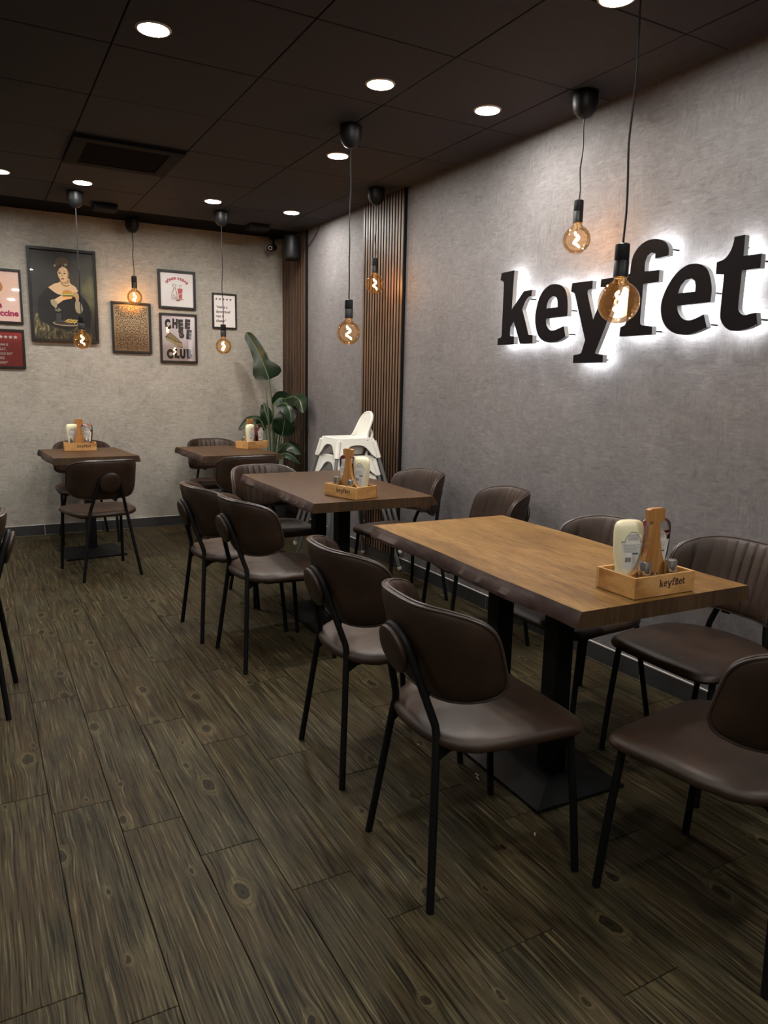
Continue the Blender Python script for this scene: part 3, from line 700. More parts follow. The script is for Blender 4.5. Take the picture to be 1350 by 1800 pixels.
# ------------------------------------------------------------------ chairs
def back_surface(u, t):
    n = 4.6; h = max(1e-4, (1 - abs(u) ** n)) ** (1 / n)
    x = 0.220 * u; z = 0.672 + 0.130 * t * h
    y = -0.203 - 0.28 * (z - 0.66) + 0.150 * abs(u) ** 3.3
    dy = 0.150 * 3.3 * abs(u) ** 2.3 * (1 if u > 0 else -1) / 0.220
    nn = Vector((-dy, 1.0, 0.25)).normalized()
    return Vector((x, y, z)), nn
def chair_proto():
    e = empty('dining_chair')
    ends = [math.cos(R(q)) ** (2 / 4.6) for q in range(33, -1, -3)]; us = [-q for q in reversed(ends)] + [-.915 + 1.83 * k / 62 for k in range(63)] + ends
    ts = [-1, -.985, -.94, -.85, -.6, -.3, 0, .3, .6, .85, .94, .985, 1]
    bm = bmesh.new(); gi, go = [], []
    for u in us:
        a, b = [], []
        for t in ts:
            p, nn = back_surface(u, t); pr = max(0.0, (1 - abs(t) ** 5) * (1 - abs(u) ** 9)) ** 0.5
            s = (u + 1) * 5.5; d = abs(s - round(s)); groove = 0.0065 * math.exp(-(d / 0.075) ** 2) * min(1, pr * 1.3)
            ti = 0.004 + 0.020 * pr - groove; to = 0.004 + 0.016 * pr
            a.append(bm.verts.new(p + nn * ti)); b.append(bm.verts.new(p - nn * to))
        gi.append(a); go.append(b)
    for i in range(len(us) - 1):
        for j in range(len(ts) - 1):
            bm.faces.new((gi[i][j], gi[i + 1][j], gi[i + 1][j + 1], gi[i][j + 1])); bm.faces.new((go[i][j], go[i][j + 1], go[i + 1][j + 1], go[i + 1][j]))
        for j in (0, -1): bm.faces.new((gi[i][j], go[i][j], go[i + 1][j], gi[i + 1][j]))
    for j in range(len(ts) - 1):
        for i in (0, -1): bm.faces.new((gi[i][j], gi[i][j + 1], go[i][j + 1], go[i][j]))
    back = obj('backrest', bm, M['leather'], e, smooth=True)
    bm = bmesh.new()
    sel = us[:12] + us[12:-12:3] + us[-12:]; loop = [(u, 1) for u in sel] + [(u, -1) for u in reversed(sel)]
    for off in (-0.0085, 0.005):
        pts = []
        for u, t in loop:
            p, nn = back_surface(u, t); q = p + nn * off
            if not pts or (q - pts[-1]).length > 0.004: pts.append(q)
        tube(bm, pts, 0.0042, 6, closed=True)
    obj('piping', bm, M['piping'], back, smooth=True)
    p, nn = back_surface(0.22, -1)
    obj('fabric_tag', B((p.x - 0.017, p.y - 0.012, p.z - 0.014), (p.x + 0.017, p.y - 0.009, p.z + 0.004)), M['felt'], back)
    # seat
    bm = bmesh.new(); NS = 56; rings = []
    def outline(a, r):
        c, s = math.cos(a), math.sin(a); n = 7.0 if s > 0 else 2.5; yl = 0.246 if s > 0 else 0.212
        hwid = 0.230
        return hwid * r * math.copysign(abs(c) ** (2 / n), c), yl * r * math.copysign(abs(s) ** (2 / n), s) + 0.004
    prof = [(0.25, .4600), (0.5, .4615), (0.72, .4630), (0.86, .4618), (0.94, .4575), (0.985, .449), (1.0, .4385), (0.985, .429), (0.94, .4235), (0.7, .421)]
    for r, z in prof:
        ring = []
        for k in range(NS):
            a = 2 * PI * k / NS; x, y = outline(a, r); ring.append(bm.verts.new((x, y, z + 0.010 * max(0, y / 0.236) ** 2 * -1 + (-0.004 if y < -0.1 else 0))))
        rings.append(ring)
    for i in range(len(rings) - 1):
        for k in range(NS): bm.faces.new((rings[i][k], rings[i][(k + 1) % NS], rings[i + 1][(k + 1) % NS], rings[i + 1][k]))
    bm.faces.new(rings[0]); bm.faces.new(list(reversed(rings[-1])))
    obj('seat', bm, M['leather'], e, smooth=True)
    # round pad on the rear of the back
    c = Vector((0, -0.183 - 0.28 * (0.660 - 0.455), 0.660)); axd = Vector((0, -1, -0.28)).normalized()
    bm = bmesh.new(); lathe(bm, [(0.030, -0.022), (0.030, -0.008), (0.050, -0.008), (0.054, -0.002), (0.055, 0.008), (0.066, 0.010), (0.0685, 0.015), (0.066, 0.022), (0.056, 0.0265), (0.03, 0.028), (0.01, 0.0283)], 28)
    q = Vector((0, 0, 1)).rotation_difference(axd).to_matrix()
    for vv in bm.verts: vv.co = q @ vv.co + c
    obj('back_pad', bm, M['leather'], e, smooth=False)
    # frame
    def yb(z): return -0.183 - 0.28 * (z - 0.455)
    for s in (-1, 1):
        bm = bmesh.new()
        tube(bm, smooth_path([(s * .192, -.228, 0.0), (s * .160, -.2085, .20), (s * .1245, -.187, .425)], 3) + [Vector((s * .1185, -.1842, .452)), Vector((s * .1145, -.186, .475)), Vector((s * .0655, yb(.667), .667))], 0.0110, 12)
        obj('leg', bm, M['black_metal'], e)
        bm = bmesh.new(); tube(bm, [(s * .2125, .2285, 0), (s * .2065, .212, .20), (s * .199, .190, .418)], 0.0110, 12)
        obj('leg', bm, M['black_metal'], e)
    pts = [(0.067 * math.cos(R(a)), yb(0.652 + 0.067 * math.sin(R(a))), 0.652 + 0.067 * math.sin(R(a))) for a in [12 + 156 * k / 16 for k in range(17)]]
    bm = bmesh.new(); tube(bm, pts, 0.0110, 12); obj('back_hoop', bm, M['black_metal'], e)
    bm = bmesh.new()
    tube(bm, [(-.121, -.185, .432), (-.150, -.10, .412), (-.190, .17, .410), (-.17, .195, .410), (.17, .195, .410), (.190, .17, .410), (.150, -.10, .412), (.121, -.185, .432)], 0.008, 8)
    tube(bm, [(-.150, -.10, .412), (.150, -.10, .412)], 0.008, 8)
    for s in (-1, 1):
        prism(bm, [[(-.190, .440), (-.085, .424), (-.085, .416), (-.150, .405), (-.199, .372)]], lambda u, v, d: (s * (.128 + d) + s * .10 * (u + .185), u, v), -.004, .004)
    obj('seat_frame', bm, M['black_metal'], e)
    return e
chair0 = chair_proto(); chair_used = False
CG = 'dark brown leather dining chairs'
def chair(x, y, deg, label):
    """deg: direction the chair faces"""
    global chair_used
    o = chair0 if not chair_used else copy_tree(chair0); chair_used = True
    o.location = (x, y, 0); o.rotation_euler = (0, 0, R(deg - 90)); tag(o, label, 'chair', CG)
    return o
CHAIRS = [
 (1.178, 1.573, -3.4, 'brown leather chair with round back pad towards us, first along the front table aisle side'),
 (1.2235, 2.205, -2.0, 'brown leather chair second along the aisle side of the front table, beyond the first'),
 (1.635, 1.068, 96.5, 'brown leather chair at the near end of the front table, cut by the picture edge'),
 (2.205, 1.610, 179, 'brown leather chair with ribbed back facing us, behind the condiment crate of the front table'),
 (2.105, 2.110, 181, 'brown leather chair mostly hidden behind the front table, second along the sign wall'),
 (2.270, 3.050, 167, 'brown leather chair against the sign wall in the gap between the two long tables'),
 (2.272, 3.845, 184, 'brown leather chair at the wall side of the middle table, before the high chairs'),
 (1.575, 4.262, -86, 'brown leather chair with ribbed back at the far end of the middle long table'),
 (1.230, 3.302, 3.0, 'brown leather chair at the aisle side of the middle table, closer to the front table'),
 (1.165, 3.775, 1.0, 'brown leather chair at the aisle side of the middle table, farther from the front table'),
 (1.720, 5.250, 93, 'brown leather chair with smooth back towards us at the plant table'),
 (1.835, 6.370, -90, 'brown leather chair against the back wall behind the plant table'),
 (0.706, 5.277, 98.6, 'brown leather chair with its back towards us at the table under the portrait'),
 (0.755, 6.440, -90, 'brown leather chair against the back wall under the portrait, behind its table'),
 (-0.172, 3.289, 173.5, 'brown leather chair cut by the picture edge alone across the aisle, black legs showing'),
]
for c in CHAIRS: chair(*c)

# ------------------------------------------------------------------ condiment crates
def logo_bm(width, to3):
    """the sign's letters in small, with a little burger emblem before the last e"""
    bm = bmesh.new(); s = width / 1.76
    for i, (ch, lps) in enumerate(LETF):
        off = 0.25 if i >= 4 else 0.0
        prism(bm, [[((u - 0.94 + off) * s, (v - 1.68) * s) for u, v in lp] for lp in lps], to3, 0.0004, 0.0, (True, False, True))
    cx, cy = (1.322 - 0.94) * s, (1.72 - 1.68) * s
    def arc(r0, a0, a1, sx, sy, oy):
        return [(cx + r0 * s * sx * math.cos(R(a0 + (a1 - a0) * k / 12)), cy + oy * s + r0 * s * sy * math.sin(R(a0 + (a1 - a0) * k / 12))) for k in range(13)]
    for lp in (arc(.110, 0, 180, 1, 1.3, .055), arc(.110, 180, 360, 1, 1.0, -.065), [(cx - .12 * s, cy + .03 * s), (cx + .12 * s, cy + .03 * s), (cx + .105 * s, cy - .035 * s), (cx - .105 * s, cy - .035 * s)]):
        prism(bm, [lp], to3, 0.0004, 0.0, (True, False, True))
    return bm
CW, CDp, CH = 0.230, 0.150, 0.061
def crate_proto():
    e = empty('condiment_crate'); t = 0.0095
    for lo, hi in (((-CW / 2, -CDp / 2, 0.002), (CW / 2, -CDp / 2 + t, CH)), ((-CW / 2, CDp / 2 - t, 0.002), (CW / 2, CDp / 2, CH)), ((-CW / 2, -CDp / 2 + t, 0.002), (-CW / 2 + t, CDp / 2 - t, CH)), ((CW / 2 - t, -CDp / 2 + t, 0.002), (CW / 2, CDp / 2 - t, CH))):
        obj('side_panel', B(lo, hi, 0.001), M['crate' if hi[0] - lo[0] > 0.1 else 'crate_side'], e)
    obj('bottom', B((-CW / 2 + 0.003, -CDp / 2 + 0.003, 0.0), (CW / 2 - 0.003, CDp / 2 - 0.003, 0.007)), M['crate'], e)
    half = [(0.098, 0.008), (0.098, 0.050), (0.075, 0.056), (0.054, 0.068), (0.040, 0.086), (0.029, 0.112), (0.021, 0.145), (0.0165, 0.175), (0.0140, 0.198), (0.0150, 0.2025), (0.0290, 0.2030), (0.0315, 0.236), (0.020, 0.2400)]
    lp = [(x, z) for x, z in half] + [(-x, z) for x, z in reversed(half)]
    bm = bmesh.new(); prism(bm, [lp], lambda u, v, d: (u, d - 0.018, v), -0.0080, 0.0080); bmesh.ops.bevel(bm, geom=[ed for ed in bm.edges if len(ed.link_faces) == 2 and ed.calc_face_angle(0) > 1.2 and abs((ed.verts[0].co - ed.verts[1].co).y) < 1e-6], offset=0.0018, segments=1, affect='EDGES')
    obj('handle', bm, M['handle'], e)
    obj('logo', logo_bm(0.098, lambda u, v, d: (0.022 + u, -CDp / 2 - d - 0.0001, 0.034 + v)), M['ink'], e)
    return e
BP = [(0.0, .0330, .0205), (.016, .0340, .0210), (.018, .0325, .0200), (.034, .0345, .0210), (.050, .0315, .0215), (.070, .0350, .0235), (.095, .0400, .0245), (.130, .0430, .0250), (.160, .0440, .0250), (.176, .0425, .0242), (.186, .0380, .0210), (.192, .0290, .0150), (.194, .0120, .0070)]
def bp_at(z):
    for (z0, a0, b0), (z1, a1, b1) in zip(BP, BP[1:]):
        if z <= z1:
            k = (z - z0) / (z1 - z0); return a0 + (a1 - a0) * k, b0 + (b1 - b0) * k
    return BP[-1][1:]
def loft(bm, rows, n=2.5, seg=36):
    rings = []
    for z, a, b in rows:
        rings.append([bm.verts.new((a * math.copysign(abs(math.cos(q)) ** (2 / n), math.cos(q)), b * math.copysign(abs(math.sin(q)) ** (2 / n), math.sin(q)), z)) for q in [2 * PI * k / seg for k in range(seg)]])
    for i in range(len(rings) - 1):
        for k in range(seg): bm.faces.new((rings[i][k], rings[i][(k + 1) % seg], rings[i + 1][(k + 1) % seg], rings[i + 1][k])).smooth = True
    bm.faces.new(list(reversed(rings[0]))); bm.faces.new(rings[-1]); return bm
def on_bottle(bm, x0f, x1f, z0, z1, off, nx=6, nz=4, mi=0):
    """patch hugging the bottle front; x limits are functions of z"""
    g = []
    for j in range(nz + 1):
        z = z0 + (z1 - z0) * j / nz; a, b = bp_at(z); row = []
        for i in range(nx + 1):
            x = x0f(z) + (x1f(z) - x0f(z)) * i / nx; r = min(0.97, abs(x) / a)
            row.append(bm.verts.new((x, -(b * (1 - r ** 2.5) ** (1 / 2.5) + off), z)))
        g.append(row)
    for j in range(nz):
        for i in range(nx): bm.faces.new((g[j][i], g[j][i + 1], g[j + 1][i + 1], g[j + 1][i])).material_index = mi
def bottle_label(e):
    def hw(z): return 0.0235 + 0.0085 * (z - 0.056) / 0.074
    bm = bmesh.new()
    on_bottle(bm, lambda z: -hw(z), hw, 0.056, 0.1299, 0.0005); on_bottle(bm, lambda z: -.034, lambda z: .034, 0.130, 0.1355, 0.0005, nz=2)
    on_bottle(bm, lambda z: -.0245 + max(0, z - .146) * .9, lambda z: .0245 - max(0, z - .146) * .9, 0.1355, 0.165, 0.0005)
    lab = obj('label', bm, M['label'], e)
    bm = bmesh.new()
    for s in (-1, 1):
        on_bottle(bm, lambda z: s * .0228 - .0011 - s * max(0, z - .146) * .9, lambda z: s * .0228 + .0011 - s * max(0, z - .146) * .9, 0.137, 0.163, 0.0009, 1, 4)
        on_bottle(bm, lambda z: s * .0280 - .0055, lambda z: s * .0280 + .0055, 0.1335, 0.1358, 0.0009, 2, 1)
    on_bottle(bm, lambda z: -.0090, lambda z: .0090, 0.1615, 0.1637, 0.0009, 4, 1)
    obj('label_border', bm, M['label_gold'], lab)
    bm = bmesh.new(); rn = random.Random(5)
    for k in range(5):
        z = 0.140 + k * 0.0036; on_bottle(bm, lambda z: -.016, lambda z: .016, z, z + 0.0016, 0.0009, 4, 1)
    for k in range(8):
        z = 0.126 - k * 0.0031; w = hw(z) - 0.004; on_bottle(bm, lambda z: -w, lambda z: w * rn.uniform(.5, 1), z, z + 0.0013, 0.0009, 4, 1)
    for k in range(8):
        z = 0.094 - k * 0.0034; on_bottle(bm, lambda z: .001, lambda z: .010 + .006 * rn.random(), z, z + 0.0012, 0.0009, 3, 1)
    obj('label_text', bm, M['label_grey'], lab)
    bm = bmesh.new(); x = -.019
    while x < -.002:
        w = rn.choice((.0005, .0009, .0013)); on_bottle(bm, lambda z: x, lambda z: x + w, 0.076, 0.090, 0.0009, 1, 1); x += w + rn.choice((.0005, .0009))
    obj('barcode', bm, M['label_ink'], lab)
    bm = bmesh.new(); on_bottle(bm, lambda z: 0.0, lambda z: .019, 0.0985, 0.1025, 0.0010, 4, 1); obj('label_bar', bm, M['label_blue'], lab)
def mayo_proto():
    e = empty('mayonnaise_bottle')
    bm = bmesh.new(); loft(bm, BP[2:]); obj('bottle_body', bm, M['mayo'], e)
    bm = bmesh.new(); loft(bm, BP[:2] + [(.0185, .0300, .0220)]); obj('bottle_cap', bm, M['white_plastic'], e)
    bottle_label(e); return e
def ketchup_proto(residue):
    e = empty('ketchup_bottle')
    bm = bmesh.new(); loft(bm, BP[2:]); obj('bottle_body', bm, M['clear'], e)
    bm = bmesh.new(); loft(bm, BP[:2] + [(.0185, .0300, .0220)]); obj('bottle_cap', bm, M['white_plastic'], e)
    bm = bmesh.new(); rows = [(z, a - .0014, b - .0014) for z, a, b in BP if .018 <= z < .125]
    a, b = bp_at(.126); rows.append((.126, a - .0014, b - .0014)); loft(bm, rows)
    for vv in bm.verts:
        if vv.co.z > .12: vv.co.z += vv.co.x * 0.7
    obj('ketchup_fill', bm, M['ketchup'], e)
    if residue:
        bm = bmesh.new(); loft(bm, [(z, a - .0016, b - .0016) for z, a, b in BP if z > .165 and a > .02]); obj('ketchup_residue', bm, M['ketchup'], e)
    bottle_label(e); return e
def shaker_proto(name, r, h):
    e = empty(name)
    bm = bmesh.new(); lathe(bm, [(r * .92, 0), (r, .002), (r, h * .72)], 24); obj('shaker_body', bm, M['steel'], e)
    bm = bmesh.new(); lathe(bm, [(r * .95, h * .72), (r * .95, h * .735), (r * 1.0, h * .735), (r * 1.0, h * .96), (r * .93, h), (r * .4, h + .001)], 24); obj('shaker_cap', bm, M['steel'], e)
    return e
def cup_proto():
    e = empty('toothpick_cup'); r, h = 0.0165, 0.050
    bm = bmesh.new(); lathe(bm, [(r * .92, 0), (r, .002), (r, h), (r - .0012, h), (r - .0012, .004)], 24, capt=True); obj('cup_wall', bm, M['steel'], e)
    bm = bmesh.new(); rn = random.Random(2)
    for k in range(9):
        a = k * .7; tube(bm, [(.003 * math.cos(a), .003 * math.sin(a), .006), (.010 * math.cos(a), .010 * math.sin(a), h - .004 + .004 * rn.random())], .0009, 5)
    obj('toothpicks', bm, M['crate'], e); return e
protos = {'crate': crate_proto(), 'mayo': mayo_proto(), 'ket': ketchup_proto(False), 'ketr': ketchup_proto(True), 'salt': shaker_proto('salt_shaker', .0172, .090), 'pep': shaker_proto('pepper_shaker', .0172, .086), 'cup': cup_proto()}
used = set()
def inst(kind, x, y, z, rot, label, cat, group):
    o = protos[kind] if kind not in used else copy_tree(protos[kind]); used.add(kind)
    o.location = (x, y, z); o.rotation_euler = (0, 0, rot); return tag(o, label, cat, group)
CR = [('the front long table', 1.651, 1.410, R(-2), 'ket', 0), ('the middle long table', 1.627, 3.262, R(-73.4), 'ketr', 1), ('the plant table', 2.012, 5.906, R(-154), 'ket', 1), ('the table under the portrait', 0.690, 6.095, R(-3), 'ketr', 0)]
for nm, cx, cy, rz, kt, swap in CR:
    z0 = TZ + 0.0006
    inst('crate', cx, cy, z0, rz, 'light wooden condiment crate with T-shaped handle on ' + nm, 'crate', 'wooden condiment crates')
    def at(lx, ly): return cx + lx * math.cos(rz) - ly * math.sin(rz), cy + lx * math.sin(rz) + ly * math.cos(rz)
    zi = z0 + 0.0074; s = -1 if swap else 1; face = 0.0 if not nm == 'the plant table' else PI
    fm = rz + face; 
    if nm == 'the middle long table': fm = rz + R(14)
    if nm == 'the front long table': fm = rz - R(18)
    p = at(-0.0480 * s, 0.0285); inst('mayo', p[0], p[1], zi, fm + R(4), 'cream mayonnaise bottle standing on its cap in the crate on ' + nm, 'bottle', 'sauce bottles in the crates')
    p = at(0.0575 * s, 0.0285); inst(kt, p[0], p[1], zi, fm - R(2) if abs(fm - rz) > .1 and not face else fm, 'red ketchup bottle standing on its cap in the crate on ' + nm, 'bottle', 'sauce bottles in the crates')
    p = at(-0.054, -0.0462); inst('salt', p[0], p[1], zi, 0, 'taller steel shaker in the crate on ' + nm, 'shaker', 'steel shakers in the crates')
    p = at(0.046, -0.0462); inst('pep', p[0], p[1], zi, 1.0, 'shorter steel shaker in the crate on ' + nm, 'shaker', 'steel shakers in the crates')
    p = at(-0.006, -0.0468); inst('cup', p[0], p[1], zi, 0.5, 'small open steel toothpick cup in the crate on ' + nm, 'cup', 'toothpick cups in the crates')

# ------------------------------------------------------------------ stacked high chairs (local: front = +Y)
def hcw(v): return (0.094 + 0.046 * math.exp(-v * 7.5)) * max(0.0, 1 - max(0, v) ** 5.5) ** 0.5
def high_chair_proto():
    e = empty('high_chair')
    zr, hs = 0.700, 0.138          # rim height, half size at rim
    bm = bmesh.new(); K = 12
    def skirt(side):
        # one flared side with an arched cut-out, 4 mm thick, corner tabs running down to the leg sockets
        rows = []
        for k in range(K + 1):
            s = -1 + 2 * k / K; arch = max(0.0, 1 - (abs(s) / 0.74) ** 3.2) if abs(s) < 0.74 else 0.0
            zb = zr - 0.135 + 0.088 * arch
            def P(z, ins):
                q = hs + (zr - z) * 0.225 - ins
                p = (q * s, q)
                for _ in range(side): p = (-p[1], p[0])
                return (p[0], p[1], z)
            rows.append([bm.verts.new(P(zr, 0)), bm.verts.new(P((zr + zb) / 2, 0)), bm.verts.new(P(zb, 0)), bm.verts.new(P(zb, .004)), bm.verts.new(P((zr + zb) / 2, .004)), bm.verts.new(P(zr - .004, .004))])
        for k in range(K):
            for i in range(6): bm.faces.new((rows[k][i], rows[k][(i + 1) % 6], rows[k + 1][(i + 1) % 6], rows[k + 1][i]))
        for r_ in (rows[0], rows[-1]): bm.faces.new(r_)
    for side in range(4): skirt(side)
    obj('seat_skirt', bm, M['white_plastic'], e)
    # rim and bowl
    bm = bmesh.new()
    def sq(h, z, n=5.0, sy=1.0, seg=40, oy=0.0):
        return [bm.verts.new((h * math.copysign(abs(math.cos(a)) ** (2 / n), math.cos(a)), oy + h * sy * math.copysign(abs(math.sin(a)) ** (2 / n), math.sin(a)), z)) for a in [2 * PI * k / seg for k in range(seg)]]
    rings = [sq(hs + .003, zr - .006, 12), sq(hs, zr, 11), sq(hs - .010, zr + .002, 9), sq(hs - .022, zr + .001, 6), sq(hs - .030, zr - .012, 5), sq(hs - .034, zr - .09, 4), sq(hs - .045, zr - .115, 4)]
    for a, b in zip(rings, rings[1:]):
        for k in range(40): bm.faces.new((a[k], a[(k + 1) % 40], b[(k + 1) % 40], b[k])).smooth = True
    bm.faces.new(rings[-1]); obj('seat_bowl', bm, M['white_plastic'], e)
    # backrest shell with raised rounded rim: rises from the side rims, leaning back
    bm = bmesh.new(); nu, nv = 20, 14; vv_ = [math.sin(PI / 2 * j / nv) for j in range(nv + 1)]; G, H_ = [], []
    for j in range(nv + 1):
        v = vv_[j]; a, b = [], []
        for i in range(nu + 1):
            u = -1 + 2 * i / nu
            hwid = hcw(v); fl = 0.0
            x = u * (hwid + fl * 0.2); z = zr - 0.02 + 0.195 * v
            y = -hs + 0.020 - 0.045 * v - 0.010 * (1 - u * u) * math.sin(PI * min(1, v + .15)) + 0.030 * abs(u) ** 3 * (1 - v) + 0.012 * (abs(u) > .84) * (1 - v)
            a.append(bm.verts.new((x, y, z))); b.append(bm.verts.new((x * 1.0, y - 0.012, z + 0.002)))
        G.append(a); H_.append(b)
    for j in range(nv):
        for i in range(nu):
            bm.faces.new((G[j][i], G[j][i + 1], G[j + 1][i + 1], G[j + 1][i])).smooth = True; bm.faces.new((H_[j][i], H_[j + 1][i], H_[j + 1][i + 1], H_[j][i + 1])).smooth = True
        for i in (0, -1): bm.faces.new((G[j][i], G[j + 1][i], H_[j + 1][i], H_[j][i]))
    for i in range(nu): bm.faces.new((G[0][i], G[0][i + 1], H_[0][i + 1], H_[0][i]))
    bmesh.ops.remove_doubles(bm, verts=bm.verts, dist=0.0004)
    bk = obj('backrest', bm, M['white_plastic'], e)
    edge = []
    for side in (-1, 1):
        pts = []
        for j in range(nv + 1):
            v = vv_[j]; hwid = hcw(v)
            pts.append((side * hwid, -hs + 0.014 - 0.045 * v + 0.042 * (1 - v), zr - 0.02 + 0.195 * v))
        edge = edge + pts if side < 0 else edge + list(reversed(pts))[1:]
    bm = bmesh.new(); tube(bm, edge, 0.010, 8); obj('back_rim', bm, M['white_plastic'], bk, smooth=True)
    for sx in (-1, 1):
        for sy in (-1, 1):
            top = (sx * .138, sy * .138, zr - .02); foot = (sx * .287, sy * .287, 0.018)
            bm = bmesh.new(); tube(bm, [top, (sx * .1645, sy * .1645, .562)], 0.0185, 12); so = obj('leg_socket', bm, M['white_plastic'], e)
            bm = bmesh.new(); tube(bm, [(sx * .1617, sy * .1617, .575), foot], 0.0125, 12); lg = obj('leg', bm, M['grey_leg'], e)
            d = Vector(foot) - Vector(top); d.normalize()
            bm = bmesh.new(); tube(bm, [Vector(foot) - d * .012, Vector(foot) + d * .004, Vector(foot) + d * .014], [0.0155, 0.0165, 0.012], 12); obj('foot_cap', bm, M['white_plastic'], lg)
    return e
hc = high_chair_proto()
for i, lab in enumerate(('white high chair with grey legs at the bottom of the stack of three', 'white high chair with grey legs in the middle of the stack of three', 'white high chair with rounded back on top of the stack of three')):
    o = hc if i == 0 else copy_tree(hc)
    o.location = (2.319, 4.705, 0.002 + 0.125 * i); o.rotation_euler = (0, 0, R(90)); tag(o, lab, 'high chair', 'stacked white high chairs')

# ------------------------------------------------------------------ plant
plant = empty('potted_plant', (2.385, 6.42, 0), 0, 'tall dark green broad-leaved plant in a dark pot in the room corner', 'plant')
PO = Vector((2.385, 6.42, 0))
bm = bmesh.new(); lathe(bm, [(.105, 0), (.125, .02), (.155, .36), (.162, .37), (.162, .39), (.150, .39), (.148, .345)], 28); obj('planter', bm, M['pot'], plant, smooth=False)
bm = bmesh.new(); lathe(bm, [(.147, .33), (.14, .352), (.05, .358)], 24); obj('soil', bm, M['soil'], plant)
def leaf(mid, width, hint, fold=0.25, droop=0.0, seed=0, shape=0.8, prof=None):
    rn = random.Random(seed); pts = [p - PO for p in smooth_path(mid, 7)]; n = len(pts) - 1; hint = Vector(hint).normalized()
    bm = bmesh.new(); V = 6; rows = []
    for k, p in enumerate(pts):
        u = k / n; t = (pts[min(k + 1, n)] - pts[max(k - 1, 0)]).normalized(); s = t.cross(hint).normalized(); nn = s.cross(t).normalized()
        w = width * max(0.02, math.sin(PI * min(1, max(0, u)) ** shape)) ** 0.75
        row = []
        for i in range(-V, V + 1):
            q = i / V
            if prof:
                pp = prof[0 if q < 0 else 1]; w = width * next(w0 + (w1 - w0) * (u - u0) / (u1 - u0) for (u0, w0), (u1, w1) in zip(pp, pp[1:]) if u <= u1 + 1e-9)
            wav = 0.05 * width * math.sin(u * 17 + seed + (3 if q > 0 else 0)) * q * q + 0.012 * width * math.sin(u * 80) * abs(q)
            row.append(bm.verts.new(p + s * q * w + nn * (fold * abs(q) * w + wav - droop * q * q * w)))
        rows.append(row)
    for k in range(n):
        for i in range(2 * V): bm.faces.new((rows[k][i], rows[k][i + 1], rows[k + 1][i + 1], rows[k + 1][i])).smooth = True
    lf = obj('leaf', bm, M['leaf'], plant, recalc=False)
    bm = bmesh.new(); tube(bm, pts, [0.0048 * (1 - 0.75 * k / n) for k in range(n + 1)], 6); obj('midrib', bm, M['midrib'], lf)
def stalk(pts, r0=0.010, r1=0.006):
    q = [p - PO for p in smooth_path(pts, 6)]; n = len(q) - 1
    bm = bmesh.new(); tube(bm, q, [r0 + (r1 - r0) * k / n for k in range(n + 1)], 8); obj('stalk', bm, M['stem'], plant)
CAMV = (-0.34, -0.93, 0.10)
leaf([(2.359, 6.42, 1.343), (2.318, 6.43, 1.46), (2.265, 6.46, 1.60), (2.176, 6.50, 1.755)], 0.122, CAMV, 0.24, 0.1, 1, 0.62, prof=([(0, .05), (.05, .62), (.14, .95), (.26, 1.02), (.38, .84), (.52, .60), (.75, .46), (.92, .34), (1, .03)], [(0, .05), (.05, .75), (.12, 1.08), (.22, 1.10), (.32, .82), (.42, .52), (.60, .47), (.80, .44), (.94, .30), (1, .03)]))
stalk([(2.375, 6.42, .36), (2.405, 6.41, .75), (2.390, 6.41, 1.05), (2.359, 6.42, 1.345)])
leaf([(2.450, 6.25, 1.175), (2.470, 6.09, 1.198), (2.485, 6.00, 1.165), (2.490, 5.93, 1.065)], 0.075, (-0.5, -0.75, 0.5), -0.35, 0.2, 2, 0.8)
stalk([(2.400, 6.40, .36), (2.430, 6.37, .75), (2.440, 6.30, 1.05), (2.450, 6.25, 1.175)], .009, .005)
leaf([(2.375, 6.36, 1.120), (2.430, 6.33, 1.180), (2.500, 6.31, 1.150), (2.535, 6.30, 1.110)], 0.060, (-0.2, -0.9, 0.2), 0.5, 0.0, 3)
stalk([(2.385, 6.42, .36), (2.385, 6.40, .80), (2.375, 6.36, 1.12)], .008, .004)
leaf([(2.405, 6.22, 0.845), (2.408, 6.19, 0.92), (2.412, 6.17, 1.01), (2.425, 6.19, 1.110)], 0.105, (-0.40, -0.92, 0.05), 0.18, 0.1, 4, 0.75)
leaf([(2.430, 6.30, 1.135), (2.440, 6.20, 1.130), (2.450, 6.14, 1.060), (2.455, 6.12, 0.965)], 0.090, (-0.3, -0.9, 0.4), 0.35, 0.1, 5, 0.7)
stalk([(2.405, 6.42, .36), (2.430, 6.38, .62), (2.405, 6.22, .85)], .008, .005)
stalk([(2.39, 6.43, .36), (2.42, 6.40, .80), (2.430, 6.30, 1.135)], .008, .005)
leaf([(2.372, 6.46, 0.930), (2.350, 6.46, 1.00), (2.335, 6.47, 1.07), (2.325, 6.49, 1.130)], 0.055, CAMV, 0.3, 0.0, 6)
stalk([(2.375, 6.43, .36), (2.378, 6.44, .70), (2.372, 6.46, .935)], .008, .005)
leaf([(2.325, 6.43, 0.880), (2.265, 6.43, 0.985), (2.170, 6.43, 0.985), (2.066, 6.42, 0.890)], 0.060, (-0.2, -0.7, 0.8), -0.3, 0.15, 7)
stalk([(2.365, 6.42, .36), (2.350, 6.42, .65), (2.325, 6.43, .885)], .008, .005)
leaf([(2.400, 6.33, 0.690), (2.450, 6.26, 0.765), (2.500, 6.19, 0.755), (2.545, 6.12, 0.680)], 0.080, (-0.2, -0.6, 0.8), -0.2, 0.15, 8)
stalk([(2.395, 6.40, .36), (2.395, 6.37, .55), (2.400, 6.33, .695)], .008, .005)
leaf([(2.360, 6.30, 0.640), (2.420, 6.20, 0.690), (2.470, 6.14, 0.670), (2.530, 6.10, 0.600)], 0.060, (0.1, -0.5, 0.85), -0.15, 0.2, 9)
